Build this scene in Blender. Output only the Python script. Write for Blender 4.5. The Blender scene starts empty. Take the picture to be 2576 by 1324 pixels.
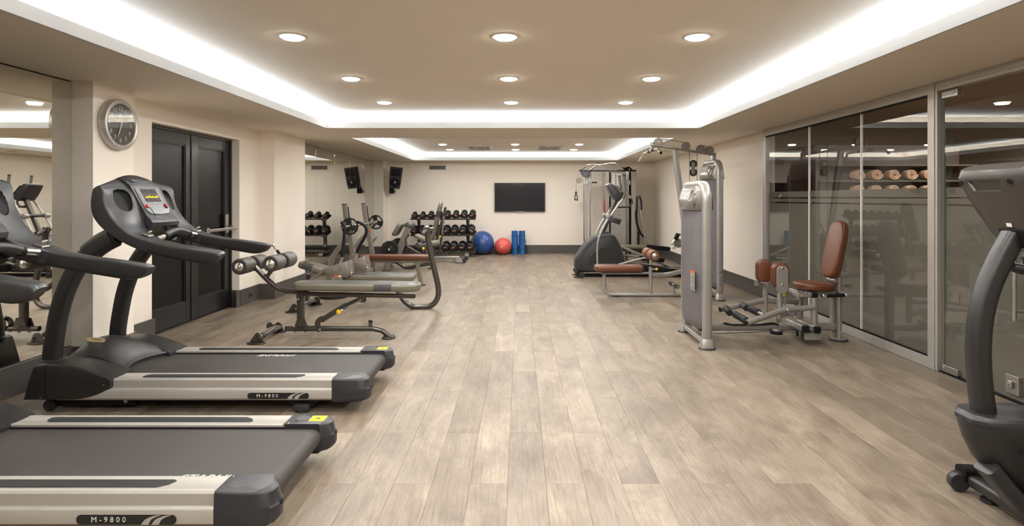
import bpy, bmesh, math, random
from mathutils import Vector, Matrix
V = Vector
PI = math.pi
random.seed(7)
SC = bpy.context.scene
COL = SC.collection

# ------------------------------------------------------------------ camera
FP, CX, CY, EYE = 1470.0, 1308.0, 500.0, 1.35        # focal length in px of the 2576 wide frame, vanishing point, eye height
cam_d = bpy.data.cameras.new('camera')
cam = bpy.data.objects.new('camera', cam_d)
COL.objects.link(cam)
cam.location = (0, 0, EYE)
cam.rotation_euler = (PI/2, 0, 0)
cam_d.sensor_width = 36
cam_d.lens = 36*FP/2576
cam_d.shift_x = -(CX-1288)/2576
cam_d.shift_y = -(662-CY)/2576
cam_d.clip_start = 0.05
SC.camera = cam

# ------------------------------------------------------------------ world, colour management
w = bpy.data.worlds.new('world'); SC.world = w; w.use_nodes = True
w.node_tree.nodes['Background'].inputs[0].default_value = (1, .93, .84, 1)
w.node_tree.nodes['Background'].inputs[1].default_value = 0.05
SC.view_settings.view_transform = 'Standard'
SC.view_settings.look = 'None'
SC.view_settings.gamma = 1
SC.view_settings.use_curve_mapping = False
SC.view_settings.exposure = 0.76
SC.cycles.max_bounces = 16
SC.cycles.diffuse_bounces = 14
SC.cycles.glossy_bounces = 5
SC.cycles.transmission_bounces = 6
SC.cycles.transparent_max_bounces = 12
SC.cycles.caustics_reflective = False
SC.cycles.caustics_refractive = False
SC.cycles.sample_clamp_indirect = 6
SC.cycles.use_denoising = True

# room measures (metres)
XL, XR, YB, YN = -3.51, 3.30, 14.43, -3.2           # left wall, right wall, back wall, wall behind the camera
ZS, ZC, ZL = 2.263, 2.43, 2.341                      # soffit, upper ceiling, top of the cove lip
COVE = [(-2.50, 2.31, -1.9, 7.55), (-2.53, 2.32, 8.77, 13.86)]   # x0 x1 y0 y1 of the two ceiling trays
DOWN = [(x, y) for y in (-.07, 1.25, 2.57, 3.89, 5.24, 6.53) for x in (-1.515, -.10, 1.18)] + \
       [(x, y) for y in (9.1, 9.9, 11.59, 12.8) for x in (-1.535, -.095, 1.175)]  # the two nearest of these rows are unseen, added to brighten the mid room
COVE_POWER, DOWN_POWER = 7.2, 9.9                  # W per metre of cove, W per downlight

def area_light(name, loc, rot, sx, sy, power, color, spread=PI, shape='RECTANGLE'):
    d = bpy.data.lights.new(name, 'AREA'); d.shape = shape; d.size = sx
    if shape in ('RECTANGLE', 'ELLIPSE'): d.size_y = sy
    d.energy = power; d.color = color; d.spread = spread
    o = bpy.data.objects.new(name, d); COL.objects.link(o)
    o.location = loc; o.rotation_euler = rot
    return o
LEDC = (.76, .88, 1.0); WARM = (1.0, .985, .965)
for (x0, x1, y0, y1) in COVE:
    if y0 > 8: COVE_POWER *= .8                     # the rear tray has a weaker strip
    cx, cy, g = (x0+x1)/2, (y0+y1)/2, .10
    zt = 2.325
    # light faces up and slightly towards the tray middle
    area_light('cove_light', (x0-g, cy, zt), (0, PI+.9, 0), .03, y1-y0, COVE_POWER*(y1-y0), LEDC)
    area_light('cove_light', (x1+g, cy, zt), (0, PI-.9, 0), .03, y1-y0, COVE_POWER*(y1-y0), LEDC)
    area_light('cove_light', (cx, y1+g, zt), (PI+.9, 0, 0), x1-x0, .03, COVE_POWER*(x1-x0), LEDC)
    area_light('cove_light', (cx, y0-g, zt), (PI-.9, 0, 0), x1-x0, .03, COVE_POWER*(x1-x0), LEDC)
for (x, y) in DOWN:
    area_light('downlight_light', (x, y, ZC-.024), (0, 0, 0), .13, .13, DOWN_POWER*(.66 if y > 9 else 1), WARM, PI, 'DISK')
area_light('side_room_fill', (5.0, 5.2, 2.3), (0, 0, 0), .8, 2.4, 45, WARM)  # added fill lamp without a fixture, brightens the side room and the film

# ------------------------------------------------------------------ materials
MATS = {}
def mat(name, col, rough=.5, metal=0.0, bump=0.0, bscale=80.0, var=0.0, vscale=6.0, coat=0.0, spec=.5, stretch=None, emit=None, estr=0.0, rvar=0.0):
    if name in MATS: return MATS[name]
    m = bpy.data.materials.new(name); m.use_nodes = True
    nt = m.node_tree; b = nt.nodes['Principled BSDF']
    b.inputs['Base Color'].default_value = (*col, 1)
    b.inputs['Roughness'].default_value = rough
    b.inputs['Metallic'].default_value = metal
    b.inputs['Specular IOR Level'].default_value = spec
    b.inputs['Coat Weight'].default_value = coat
    b.inputs['Coat Roughness'].default_value = .12
    if emit:
        b.inputs['Emission Color'].default_value = (*emit, 1); b.inputs['Emission Strength'].default_value = estr
    tc = nt.nodes.new('ShaderNodeTexCoord'); mp = nt.nodes.new('ShaderNodeMapping')
    nt.links.new(tc.outputs['Object'], mp.inputs[0])
    if stretch: mp.inputs['Scale'].default_value = stretch
    if bump > 0:
        n = nt.nodes.new('ShaderNodeTexNoise'); n.inputs['Scale'].default_value = bscale; n.inputs['Detail'].default_value = 3
        nt.links.new(mp.outputs[0], n.inputs[0])
        bp = nt.nodes.new('ShaderNodeBump'); bp.inputs['Strength'].default_value = bump; bp.inputs['Distance'].default_value = .004
        nt.links.new(n.outputs[0], bp.inputs['Height']); nt.links.new(bp.outputs[0], b.inputs['Normal'])
    if var > 0 or rvar > 0:
        n = nt.nodes.new('ShaderNodeTexNoise'); n.inputs['Scale'].default_value = vscale; n.inputs['Detail'].default_value = 4
        nt.links.new(mp.outputs[0], n.inputs[0])
        if var > 0:
            mx = nt.nodes.new('ShaderNodeMixRGB')
            mx.inputs[1].default_value = (*[c*(1-var) for c in col], 1)
            mx.inputs[2].default_value = (*[min(1, c*(1+var)) for c in col], 1)
            nt.links.new(n.outputs[0], mx.inputs[0]); nt.links.new(mx.outputs[0], b.inputs['Base Color'])
        if rvar > 0:
            mr = nt.nodes.new('ShaderNodeMapRange'); mr.inputs['To Min'].default_value = max(.02, rough-rvar); mr.inputs['To Max'].default_value = rough+rvar
            nt.links.new(n.outputs[0], mr.inputs[0]); nt.links.new(mr.outputs[0], b.inputs['Roughness'])
    MATS[name] = m
    return m
def srgb(r, g, b):
    f = lambda c: (c/255)/12.92 if c/255 < .04045 else ((c/255+.055)/1.055)**2.4
    return (f(r), f(g), f(b))

m_wall = mat('wall_paint', srgb(240, 232, 221), .75, bump=.03, bscale=220, var=.015, vscale=1.3, spec=.3)
m_ceil = mat('ceiling_paint', srgb(250, 243, 232), .8, bump=.02, bscale=200, var=.01, vscale=1.0, spec=.25)
m_ceil_dimmed = mat('ceiling_paint_dimmed', srgb(242, 234, 221), .8, bump=.02, bscale=200, var=.01, vscale=1.0, spec=.25)  # ceiling paint toned darker, the soffit's weaker light put into the colour
m_lip = mat('cove_lip_paint', srgb(180, 180, 181), .7, spec=.3, var=.01)
m_base = mat('baseboard_paint', srgb(78, 74, 70), .38, var=.04, vscale=3)
m_white = mat('white_enamel', srgb(225, 220, 212), .4, var=.02)
m_slab = mat('floor_slab', srgb(120, 100, 80), .6, var=.1)
m_blackdoor = mat('black_door_lacquer', (.010, .0095, .0095), .38, spec=.4, coat=.15, var=.1, vscale=8, bump=.01)
m_blackgloss = mat('black_door_panel', (.004, .004, .004), .3, spec=.28, var=.05)
m_alu = mat('brushed_aluminium', srgb(186, 182, 176), .42, .55, var=.03, vscale=4, stretch=(1, 1, .1))
m_chrome = mat('chrome', srgb(225, 224, 220), .14, 1.0, rvar=.05)
m_steel = mat('satin_steel', srgb(190, 188, 184), .3, 1.0, rvar=.06)
m_char = mat('charcoal_metallic_paint', srgb(82, 76, 70), .27, .6, coat=.45, var=.05, vscale=9)
m_pewter = mat('pewter_metallic_paint', srgb(134, 127, 118), .36, .5, coat=.3, var=.04, vscale=9)
m_silver = mat('silver_metallic_paint', srgb(164, 161, 156), .34, .55, coat=.35, var=.03, vscale=9)
m_shroud = mat('shroud_metallic_grey', srgb(114, 107, 100), .28, .6, coat=.6, var=.03)
m_rubber = mat('black_rubber', (.012, .012, .012), .55, bump=.15, bscale=150, var=.15, vscale=30)
m_foam = mat('grey_foam_vinyl', srgb(78, 75, 71), .42, bump=.05, bscale=120, var=.06)
m_foamrib = mat('ribbed_foam_end', srgb(38, 36, 34), .6, var=.1, vscale=40)
m_plas = mat('black_plastic', (.016, .0155, .015), .38, bump=.06, bscale=400, var=.06, vscale=20)
m_slate = mat('slate_plastic', srgb(40, 40, 43), .36, bump=.05, bscale=420, var=.05, vscale=14)
m_slate2 = mat('slate_plastic_light', srgb(64, 65, 69), .34, bump=.04, bscale=420, var=.04, vscale=14)
m_dark = mat('near_black_plastic', (.006, .006, .006), .6, var=.1, spec=.22)
m_belt = mat('treadmill_belt_rubber', srgb(54, 50, 46), .55, bump=.35, bscale=700, var=.12, vscale=3, stretch=(.2, 1, 1))
m_rail = mat('champagne_aluminium', srgb(172, 168, 161), .4, .25, coat=.15, var=.02, vscale=2, stretch=(.1, 1, 1))
m_cream = mat('taupe_vinyl', srgb(106, 100, 86), .36, bump=.12, bscale=160, var=.03, coat=.1)
m_grayv = mat('grey_vinyl', srgb(68, 66, 62), .36, bump=.12, bscale=160, var=.03, coat=.1)
m_dkv = mat('dark_grey_vinyl', srgb(48, 46, 44), .4, bump=.12, bscale=160, var=.05)
m_brown = mat('chestnut_vinyl', srgb(98, 53, 30), .38, bump=.1, bscale=170, var=.06, vscale=8, coat=.12)
m_tan = mat('tan_foam', srgb(130, 84, 55), .5, bump=.1, bscale=90, var=.06)
m_yellow = mat('yellow_plastic', srgb(238, 196, 20), .35, var=.03)
m_red = mat('red_plastic', srgb(190, 24, 18), .3, var=.03)
m_iron = mat('rubber_coated_iron', (.011, .0105, .010), .34, bump=.05, bscale=90, var=.1, vscale=20)
m_print = mat('white_print', srgb(225, 222, 214), .5, var=.02)
m_printr = mat('red_print', srgb(128, 46, 38), .5, var=.02)
m_printk = mat('black_print', (.01, .01, .01), .4, var=.02)
m_orange = mat('orange_sticker', srgb(205, 98, 28), .5, var=.02)
m_blueball = mat('blue_ball_vinyl', srgb(44, 76, 140), .28, bump=.05, bscale=60, var=.05, coat=.3)
m_redball = mat('coral_ball_vinyl', srgb(212, 88, 80), .34, bump=.05, bscale=60, var=.05, coat=.2)
m_mat = mat('blue_foam_mat', srgb(20, 92, 158), .6, bump=.2, bscale=120, var=.06)
m_screen = mat('tv_screen', (.012, .013, .018), .12, spec=.4, var=.02)
m_towel = mat('towel_cotton', srgb(226, 190, 160), .95, bump=.9, bscale=260, var=.08, vscale=40)
m_wood = mat('dark_red_wood', srgb(70, 36, 26), .45, var=.25, vscale=5, stretch=(1, 1, .15))
m_stack = mat('weight_stack_iron', srgb(52, 50, 52), .45, .3, var=.1)
m_mirror = mat('mirror_silver', (.80, .79, .74), .004, 1.0, rvar=.001)

def emitter(name, col, s):
    m = bpy.data.materials.new(name); m.use_nodes = True; nt = m.node_tree
    nt.nodes.remove(nt.nodes['Principled BSDF'])
    e = nt.nodes.new('ShaderNodeEmission'); e.inputs[0].default_value = (*col, 1); e.inputs[1].default_value = s
    nt.links.new(e.outputs[0], nt.nodes['Material Output'].inputs[0]); return m
m_lamp = emitter('downlight_diffuser', (1, .92, .78), 22)
m_led = emitter('led_strip', LEDC, 9)
m_amber = emitter('amber_display', (1, .62, .03), 1.0)

def glassmat(name, tint, refl_ior=1.5, rough=.0):
    m = bpy.data.materials.new(name); m.use_nodes = True; nt = m.node_tree
    nt.nodes.remove(nt.nodes['Principled BSDF'])
    t = nt.nodes.new('ShaderNodeBsdfTransparent'); t.inputs[0].default_value = (*tint, 1)
    g = nt.nodes.new('ShaderNodeBsdfGlossy'); g.inputs['Roughness'].default_value = rough
    f = nt.nodes.new('ShaderNodeFresnel'); f.inputs[0].default_value = refl_ior
    x = nt.nodes.new('ShaderNodeMixShader')
    ge = nt.nodes.new('ShaderNodeNewGeometry'); iv = nt.nodes.new('ShaderNodeMath'); iv.operation = 'SUBTRACT'; iv.inputs[0].default_value = 1
    mu = nt.nodes.new('ShaderNodeMath'); mu.operation = 'MULTIPLY'
    nt.links.new(ge.outputs['Backfacing'], iv.inputs[1]); nt.links.new(iv.outputs[0], mu.inputs[0]); nt.links.new(f.outputs[0], mu.inputs[1])
    nt.links.new(mu.outputs[0], x.inputs[0]); nt.links.new(t.outputs[0], x.inputs[1]); nt.links.new(g.outputs[0], x.inputs[2])
    nt.links.new(x.outputs[0], nt.nodes['Material Output'].inputs[0]); return m
m_glass = glassmat('clear_glass', (.95, .955, .945), 1.85)
m_glassedge = mat('green_glass_edge', srgb(96, 116, 104), .15, var=.02)
def filmmat(name, col, tr, rough, spec=.5, scale=3):
    """etched or milky plastic: part scatters, part lets light through"""
    m = bpy.data.materials.new(name); m.use_nodes = True; nt = m.node_tree
    b = nt.nodes['Principled BSDF']; b.inputs['Base Color'].default_value = (*col, 1); b.inputs['Roughness'].default_value = rough
    b.inputs['Specular IOR Level'].default_value = spec
    n = nt.nodes.new('ShaderNodeTexNoise'); n.inputs['Scale'].default_value = scale
    mr = nt.nodes.new('ShaderNodeMapRange'); mr.inputs['To Min'].default_value = tr-.03; mr.inputs['To Max'].default_value = tr+.03
    nt.links.new(n.outputs[0], mr.inputs[0])
    t = nt.nodes.new('ShaderNodeBsdfTransparent'); t.inputs[0].default_value = (*[min(1, c*.5+.5) for c in col], 1)
    x = nt.nodes.new('ShaderNodeMixShader')
    nt.links.new(mr.outputs[0], x.inputs[0]); nt.links.new(b.outputs[0], x.inputs[1]); nt.links.new(t.outputs[0], x.inputs[2])
    nt.links.new(x.outputs[0], nt.nodes['Material Output'].inputs[0]); return m
m_frost = filmmat('frosted_film', srgb(124, 119, 109), .30, .6)
m_milky = filmmat('milky_polycarbonate', srgb(160, 156, 160), .62, .3)

def plankmat():
    m = bpy.data.materials.new('limed_oak_plank'); m.use_nodes = True; nt = m.node_tree; N = nt.nodes; L = nt.links
    b = N['Principled BSDF']
    geo = N.new('ShaderNodeNewGeometry'); oi = N.new('ShaderNodeObjectInfo')
    add = N.new('ShaderNodeMath'); add.operation = 'ADD'
    L.new(geo.outputs['Random Per Island'], add.inputs[0]); L.new(oi.outputs['Random'], add.inputs[1])
    fr = N.new('ShaderNodeMath'); fr.operation = 'FRACT'; L.new(add.outputs[0], fr.inputs[0])
    rnd = fr.outputs[0]
    off = N.new('ShaderNodeVectorMath'); off.operation = 'SCALE'; off.inputs[0].default_value = (37, 91, 13); L.new(rnd, off.inputs['Scale'])
    pos = N.new('ShaderNodeVectorMath'); pos.operation = 'ADD'; L.new(geo.outputs['Position'], pos.inputs[0]); L.new(off.outputs[0], pos.inputs[1])
    def noise(scale, detail, st, dist=0, rough=.55):
        mp = N.new('ShaderNodeMapping'); mp.inputs['Scale'].default_value = st; L.new(pos.outputs[0], mp.inputs[0])
        n = N.new('ShaderNodeTexNoise'); n.inputs['Scale'].default_value = scale; n.inputs['Detail'].default_value = detail
        n.inputs['Distortion'].default_value = dist; n.inputs['Roughness'].default_value = rough
        L.new(mp.outputs[0], n.inputs[0]); return n.outputs[0]
    grain = noise(34, 9, (1.9, .10, 1), 1.1, .72)
    fine = noise(160, 6, (2.4, .06, 1), .4, .75)
    patch = noise(3.2, 6, (1.3, .55, 1), .6, .7)
    blot = noise(9, 5, (1.0, .8, 1), .3, .7)
    def ramp(src, stops):
        r = N.new('ShaderNodeValToRGB'); e = r.color_ramp.elements
        e[0].position, e[0].color = stops[0][0], (*stops[0][1], 1); e[1].position, e[1].color = stops[-1][0], (*stops[-1][1], 1)
        for p, c in stops[1:-1]:
            q = e.new(p); q.color = (*c, 1)
        L.new(src, r.inputs[0]); return r.outputs[0]
    base = ramp(patch, [(.28, srgb(106, 95, 83)), (.5, srgb(134, 123, 110)), (.74, srgb(162, 151, 137))])
    def mix(a, bb, fac, mode='MULTIPLY'):
        x = N.new('ShaderNodeMixRGB'); x.blend_type = mode; x.inputs[0].default_value = fac; L.new(a, x.inputs[1]); L.new(bb, x.inputs[2]); return x.outputs[0]
    g1 = ramp(grain, [(.30, (.50, .44, .37)), (.42, (.84, .80, .75)), (.55, (1.0, .99, .98)), (.72, (1.12, 1.12, 1.10))])
    g2 = ramp(fine, [(.32, (.74, .71, .68)), (.6, (1, 1, 1))])
    g3 = ramp(blot, [(.36, (.86, .83, .80)), (.62, (1, 1, 1))])
    tone = ramp(rnd, [(0, (.84, .81, .78)), (.35, (.95, .93, .90)), (.7, (1.04, 1.02, .99)), (1, (1.20, 1.18, 1.15))])
    wv = N.new('ShaderNodeTexWave'); wv.wave_type = 'RINGS'; wv.rings_direction = 'Z'; wv.inputs['Scale'].default_value = 9; wv.inputs['Distortion'].default_value = 7; wv.inputs['Detail'].default_value = 3; wv.inputs['Detail Scale'].default_value = 1.2
    mw = N.new('ShaderNodeMapping'); mw.inputs['Scale'].default_value = (1.6, .22, 1); L.new(pos.outputs[0], mw.inputs[0]); L.new(mw.outputs[0], wv.inputs[0])
    g4 = ramp(wv.outputs['Fac'], [(.0, (.84, .81, .77)), (.25, (1, 1, 1)), (1, (1, 1, 1))])
    c = mix(base, g1, .8); c = mix(c, g2, .6); c = mix(c, g3, .6); c = mix(c, g4, .55); c = mix(c, tone, .85)
    L.new(c, b.inputs['Base Color'])
    rr = N.new('ShaderNodeMapRange'); rr.inputs['To Min'].default_value = .34; rr.inputs['To Max'].default_value = .52; L.new(blot, rr.inputs[0]); L.new(rr.outputs[0], b.inputs['Roughness'])
    bp = N.new('ShaderNodeBump'); bp.inputs['Strength'].default_value = .22; bp.inputs['Distance'].default_value = .002
    L.new(grain, bp.inputs['Height']); L.new(bp.outputs[0], b.inputs['Normal'])
    return m
m_plank = plankmat()

# ------------------------------------------------------------------ geometry helpers
def at(px, py, Y):
    """point at depth Y that the photograph shows at pixel px, py"""
    return V(((px-CX)*Y/FP, Y, EYE-(py-CY)*Y/FP))
def fl(px, py):
    """point of the floor seen at px, py"""
    return at(px, py, EYE*FP/(py-CY))

def arc(pts, rad, seg=6, closed=False):
    """round the corners of a polyline"""
    pts = [V(p) for p in pts]; out = []
    n = len(pts)
    for i, p in enumerate(pts):
        if not closed and i in (0, n-1): out.append(p); continue
        a, c = pts[(i-1) % n], pts[(i+1) % n]
        u, v = (a-p), (c-p); lu, lv = u.length, v.length
        if lu < 1e-6 or lv < 1e-6: continue
        u /= lu; v /= lv
        ang = u.angle(v)
        if ang > PI-.02: out.append(p); continue
        rr = rad[i] if isinstance(rad, (list, tuple)) else rad
        d = min(rr/math.tan(ang/2), lu*.49, lv*.49)
        s, e = p+u*d, p+v*d
        for k in range(seg+1):
            t = k/seg
            out.append(s*(1-t)**2+p*2*t*(1-t)+e*t*t)
    return out
def spl(pts, n=6):
    """Catmull-Rom through points (vectors or tuples of any length)"""
    P = [V(p) for p in pts]; out = []
    for i in range(len(P)-1):
        a, b, c, d = P[max(0, i-1)], P[i], P[i+1], P[min(len(P)-1, i+2)]
        for k in range(n):
            t = k/n
            out.append(.5*((2*b)+(c-a)*t+(2*a-5*b+4*c-d)*t*t+(3*b-a-3*c+d)*t**3))
    out.append(P[-1]); return out
def circ(n, a=1.0, b=1.0): return [(a*math.cos(2*PI*k/n), b*math.sin(2*PI*k/n)) for k in range(n)]
def rrect(w, h, r, seg=3):
    out = []
    for cx, cy, a0 in ((w/2-r, h/2-r, 0), (-w/2+r, h/2-r, PI/2), (-w/2+r, -h/2+r, PI), (w/2-r, -h/2+r, 1.5*PI)):
        for k in range(seg+1):
            a = a0+k*PI/2/seg; out.append((cx+r*math.cos(a), cy+r*math.sin(a)))
    return out
def frame(o, x, y):
    """matrix whose local x, y axes follow x, y"""
    x = V(x).normalized(); y = V(y); z = x.cross(y).normalized(); y = z.cross(x)
    return Matrix((( x.x, y.x, z.x, o[0]), (x.y, y.y, z.y, o[1]), (x.z, y.z, z.z, o[2]), (0, 0, 0, 1)))

class B:
    def __init__(s): s.bm = bmesh.new()
    def add(s, verts, faces, M=None, mi=0):
        vs = [s.bm.verts.new(M @ V(v) if M else V(v)) for v in verts]
        for f in faces:
            try: s.bm.faces.new([vs[i] for i in f]).material_index = mi
            except ValueError: pass
        return s
    def box(s, c, d, M=None, bev=0.0, seg=1, mi=0):
        t = bmesh.new(); bmesh.ops.create_cube(t, size=1)
        for v in t.verts: v.co = V((v.co.x*d[0]+c[0], v.co.y*d[1]+c[1], v.co.z*d[2]+c[2]))
        if bev > 0: bmesh.ops.bevel(t, geom=list(t.edges), offset=bev, segments=seg, profile=.5, affect='EDGES')
        return s._take(t, M, mi)
    def bx(s, a, b, bev=0.0, seg=1, M=None, mi=0):
        a, b = V(a), V(b)
        return s.box((a+b)/2, [abs(x) for x in (b-a)], M, bev, seg, mi)
    def _take(s, t, M, mi):
        vm = {v: s.bm.verts.new(M @ v.co if M else v.co) for v in t.verts}
        for f in t.faces:
            try: s.bm.faces.new([vm[v] for v in f.verts]).material_index = mi
            except ValueError: pass
        t.free(); return s
    def loft(s, secs, cap=True, closed=False, loop=True, mi=0):
        """skin rings of equal point count"""
        R = [[s.bm.verts.new(V(p)) for p in sec] for sec in secs]
        n = len(R[0]); m = len(R)
        for i in range(m if closed else m-1):
            a, b = R[i], R[(i+1) % m]
            for k in range(n if loop else n-1):
                try: s.bm.faces.new((a[k], a[(k+1) % n], b[(k+1) % n], b[k])).material_index = mi
                except ValueError: pass
        if cap and not closed:
            for r in (list(reversed(R[0])), R[-1]):
                try: s.bm.faces.new(r).material_index = mi
                except ValueError: pass
        return s
    def tube(s, pts, r, n=12, side=None, prof=None, cap=True, closed=False, mi=0, dome=False):
        """sweep a circle of radius r (number or list) or a 2-d profile; side = axis the profile's first coordinate follows"""
        P = [V(p) for p in pts]; m = len(P)
        rs = r if isinstance(r, (list, tuple)) else [r]*m
        if len(rs) != m:
            rs = [rs[min(len(rs)-1, int(i/(m-1)*(len(rs)-1)))]*(1-(i/(m-1)*(len(rs)-1)) % 1)+rs[min(len(rs)-1, int(i/(m-1)*(len(rs)-1))+1)]*((i/(m-1)*(len(rs)-1)) % 1) for i in range(m)]
        pr = prof if prof else circ(n)
        T = []
        for i in range(m):
            a = P[i-1] if (i > 0 or closed) else P[i]; b = P[(i+1) % m] if (i < m-1 or closed) else P[i]
            T.append((b-a).normalized())
        if side is None:
            u = V((0, 0, 1)) if abs(T[0].z) < .9 else V((1, 0, 0))
            u = T[0].cross(u).normalized()
        else: u = V(side)
        secs = []
        for i in range(m):
            t = T[i]
            if side is not None: u = V(side)
            u = (u-t*u.dot(t)); u.normalize(); v = t.cross(u)
            secs.append([P[i]+u*(a*rs[i])+v*(b*rs[i]) for a, b in pr])
        if dome and not closed:
            for e, sg in ((0, -1), (-1, 1)):
                c = P[e]; t = T[e]*sg; rr = rs[e]; base = secs[e]; new = []
                for f in (.5, .85):
                    h = math.sin(f*PI/2)*rr*.6; k = math.cos(f*PI/2)
                    new.append([c+(q-c)*k+t*h for q in base])
                if e == 0: secs = list(reversed(new))+secs
                else: secs = secs+new
        return s.loft(secs, cap, closed, mi=mi)
    def rod(s, a, b, r, n=12, mi=0, r2=None): return s.tube([a, b], [r, r if r2 is None else r2], n, mi=mi)
    def lathe(s, prof, o, ax, n=20, mi=0, cap=True, phase=0):
        """profile [(radius, height)] about axis ax from o"""
        ax = V(ax).normalized(); u = ax.orthogonal().normalized(); v = ax.cross(u); o = V(o)
        return s.loft([[o+ax*h+(u*math.cos(2*PI*k/n+phase)+v*math.sin(2*PI*k/n+phase))*r for k in range(n)] for r, h in prof], cap, mi=mi)
    def ball(s, c, r, n=16, mi=0, sq=(1, 1, 1)):
        m = n//2; secs = []; c = V(c)
        for i in range(1, m):
            a = PI*i/m; secs.append([c+V((r*sq[0]*math.sin(a)*math.cos(2*PI*k/n), r*sq[1]*math.sin(a)*math.sin(2*PI*k/n), -r*sq[2]*math.cos(a))) for k in range(n)])
        R = s.loft(secs, cap=True, mi=mi); return R
    def prism(s, pts, vec, bev=0.0, seg=1, mi=0):
        """planar outline pushed along vec"""
        vec = V(vec); P = [V(p) for p in pts]
        if bev > 0:
            nrm = vec.normalized(); n = len(P)
            def inset(q):
                out = []
                for i in range(n):
                    a = (P[i]-P[i-1]).normalized(); b = (P[(i+1) % n]-P[i]).normalized()
                    na, nb = nrm.cross(a), nrm.cross(b); k = (na+nb)
                    k = k/max(.35, k.length_squared/2) if k.length > 1e-6 else na
                    out.append(P[i]+k*q)
                return out
            def area():
                c = sum(P, V((0, 0, 0)))/n; return sum(((P[i]-c).cross(P[(i+1) % n]-c)).dot(nrm) for i in range(n))
            sg = 1 if area() > 0 else -1
            secs = []
            for k in range(seg+1):
                a = PI/2*k/seg; secs.append([p+nrm*(bev*(1-math.sin(a))) for p in inset(sg*bev*(1-math.cos(a)))] if False else [p+nrm*(bev*(1-math.cos(a))) for p in inset(sg*bev*(1-math.sin(a)))])
            top = []
            L = vec.length
            for k in range(seg+1):
                a = PI/2*(1-k/seg); top.append([p+nrm*(L-bev*(1-math.cos(a))) for p in inset(sg*bev*(1-math.sin(a)))])
            return s.loft(secs+top, mi=mi)
        return s.loft([P, [p+vec for p in P]], mi=mi)
    def text(s, txt, M, size, mi=0, shear=0.0, depth=.0006, align='CENTER'):
        """lettering as thin solid geometry in the plane of M"""
        cu = bpy.data.curves.new('t', 'FONT'); cu.body = txt; cu.size = size; cu.shear = shear; cu.extrude = depth; cu.align_x = align; cu.align_y = 'CENTER'; cu.resolution_u = 2
        o = bpy.data.objects.new('t', cu); COL.objects.link(o)
        me = bpy.data.meshes.new_from_object(o.evaluated_get(bpy.context.evaluated_depsgraph_get()))
        t = bmesh.new(); t.from_mesh(me); s._take(t, M, mi)
        bpy.data.objects.remove(o); bpy.data.curves.remove(cu); bpy.data.meshes.remove(me)
        return s
    def mesh(s, name, origin, mats, smooth=35):
        bmesh.ops.recalc_face_normals(s.bm, faces=list(s.bm.faces))
        me = bpy.data.meshes.new(name)
        for v in s.bm.verts: v.co -= origin
        s.bm.to_mesh(me); s.bm.free()
        for m in (mats if isinstance(mats, (list, tuple)) else [mats]): me.materials.append(m)
        if smooth and len(me.polygons):
            me.polygons.foreach_set('use_smooth', [True]*len(me.polygons))
            me.set_sharp_from_angle(angle=math.radians(smooth))
        me.update(); return me

ORG = {}
def tag(o, label=None, cat=None, group=None, kind=None):
    if label: o['label'] = label
    if cat: o['category'] = cat
    if group: o['group'] = group
    if kind: o['kind'] = kind
    return o
def thing(name, label, cat, loc=(0, 0, 0), group=None):
    o = bpy.data.objects.new(name, None); COL.objects.link(o); o.location = loc; o.empty_display_size = .1
    ORG[o] = V(loc); return tag(o, label, cat, group)
def part(name, b, m, parent, label=None, smooth=35, kind=None):
    """one mesh under its thing (or under a part)"""
    org = ORG[parent]
    o = bpy.data.objects.new(name, b.mesh(name, org, m, smooth)); COL.objects.link(o)
    o.parent = parent; ORG[o] = org
    if label: o['label'] = label
    if kind: o['kind'] = kind
    return o
def single(name, b, m, loc, label, cat, group=None, smooth=35):
    o = bpy.data.objects.new(name, b.mesh(name, V(loc), m, smooth)); COL.objects.link(o); o.location = loc
    ORG[o] = V(loc); return tag(o, label, cat, group)
def struct(name, b, m, smooth=35, parent=None):
    o = bpy.data.objects.new(name, b.mesh(name, V((0, 0, 0)), m, smooth)); COL.objects.link(o); ORG[o] = V((0, 0, 0))
    if parent: o.parent = parent
    else: o['kind'] = 'structure'
    return o
def copy_tree(o, parent=None):
    c = o.copy(); COL.objects.link(c)
    if parent: c.parent = parent
    ORG[c] = ORG[o].copy()
    for ch in list(o.children): copy_tree(ch, c)
    return c

# ================================================================== THE SETTING
# floor: slab and single planks
PW, PLN = .18, 1.2
b = B(); b.bx((-3.9, YN, -.12), (6.6, 14.8, -.012))
floor = struct('floor', b, m_slab)
def plank_bm(bb, M=None):
    x, y, t, c = PW/2-.0003, PLN/2-.0003, .012, .0007
    vs = [(-x, -y, -t), (x, -y, -t), (x, y, -t), (-x, y, -t), (-x, -y, -c), (x, -y, -c), (x, y, -c), (-x, y, -c),
          (-x+c, -y+c, 0), (x-c, -y+c, 0), (x-c, y-c, 0), (-x+c, y-c, 0)]
    fs = [(0, 1, 5, 4), (1, 2, 6, 5), (2, 3, 7, 6), (3, 0, 4, 7), (4, 5, 9, 8), (5, 6, 10, 9), (6, 7, 11, 10), (7, 4, 8, 11), (8, 9, 10, 11)]
    bb.add(vs, fs, M)
b = B(); plank_bm(b); plank_me = b.mesh('plank', V((0, 0, 0)), m_plank, smooth=0)
cells = []
i0 = -20
for i in range(i0, 19):
    xc = -.0569+(i+.5)*PW
    if xc < -3.72 or xc > XR+.02: continue
    for k in range(-6, 15):
        yc = 3.366-.6+(k-2)*PLN+(.6 if i % 2 else 0)
        if yc < YN+.3 or yc > 14.9: continue
        vis = yc+.6 > 2.4 and abs(xc)/max(yc+.6, .1) < .92
        cells.append((0 if vis else 1, yc, xc))
cells.sort()
for n, (h, yc, xc) in enumerate(cells[:300]):
    o = bpy.data.objects.new('plank', plank_me); COL.objects.link(o); o.parent = floor; o.location = (xc, yc, 0)
b = B()
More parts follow.
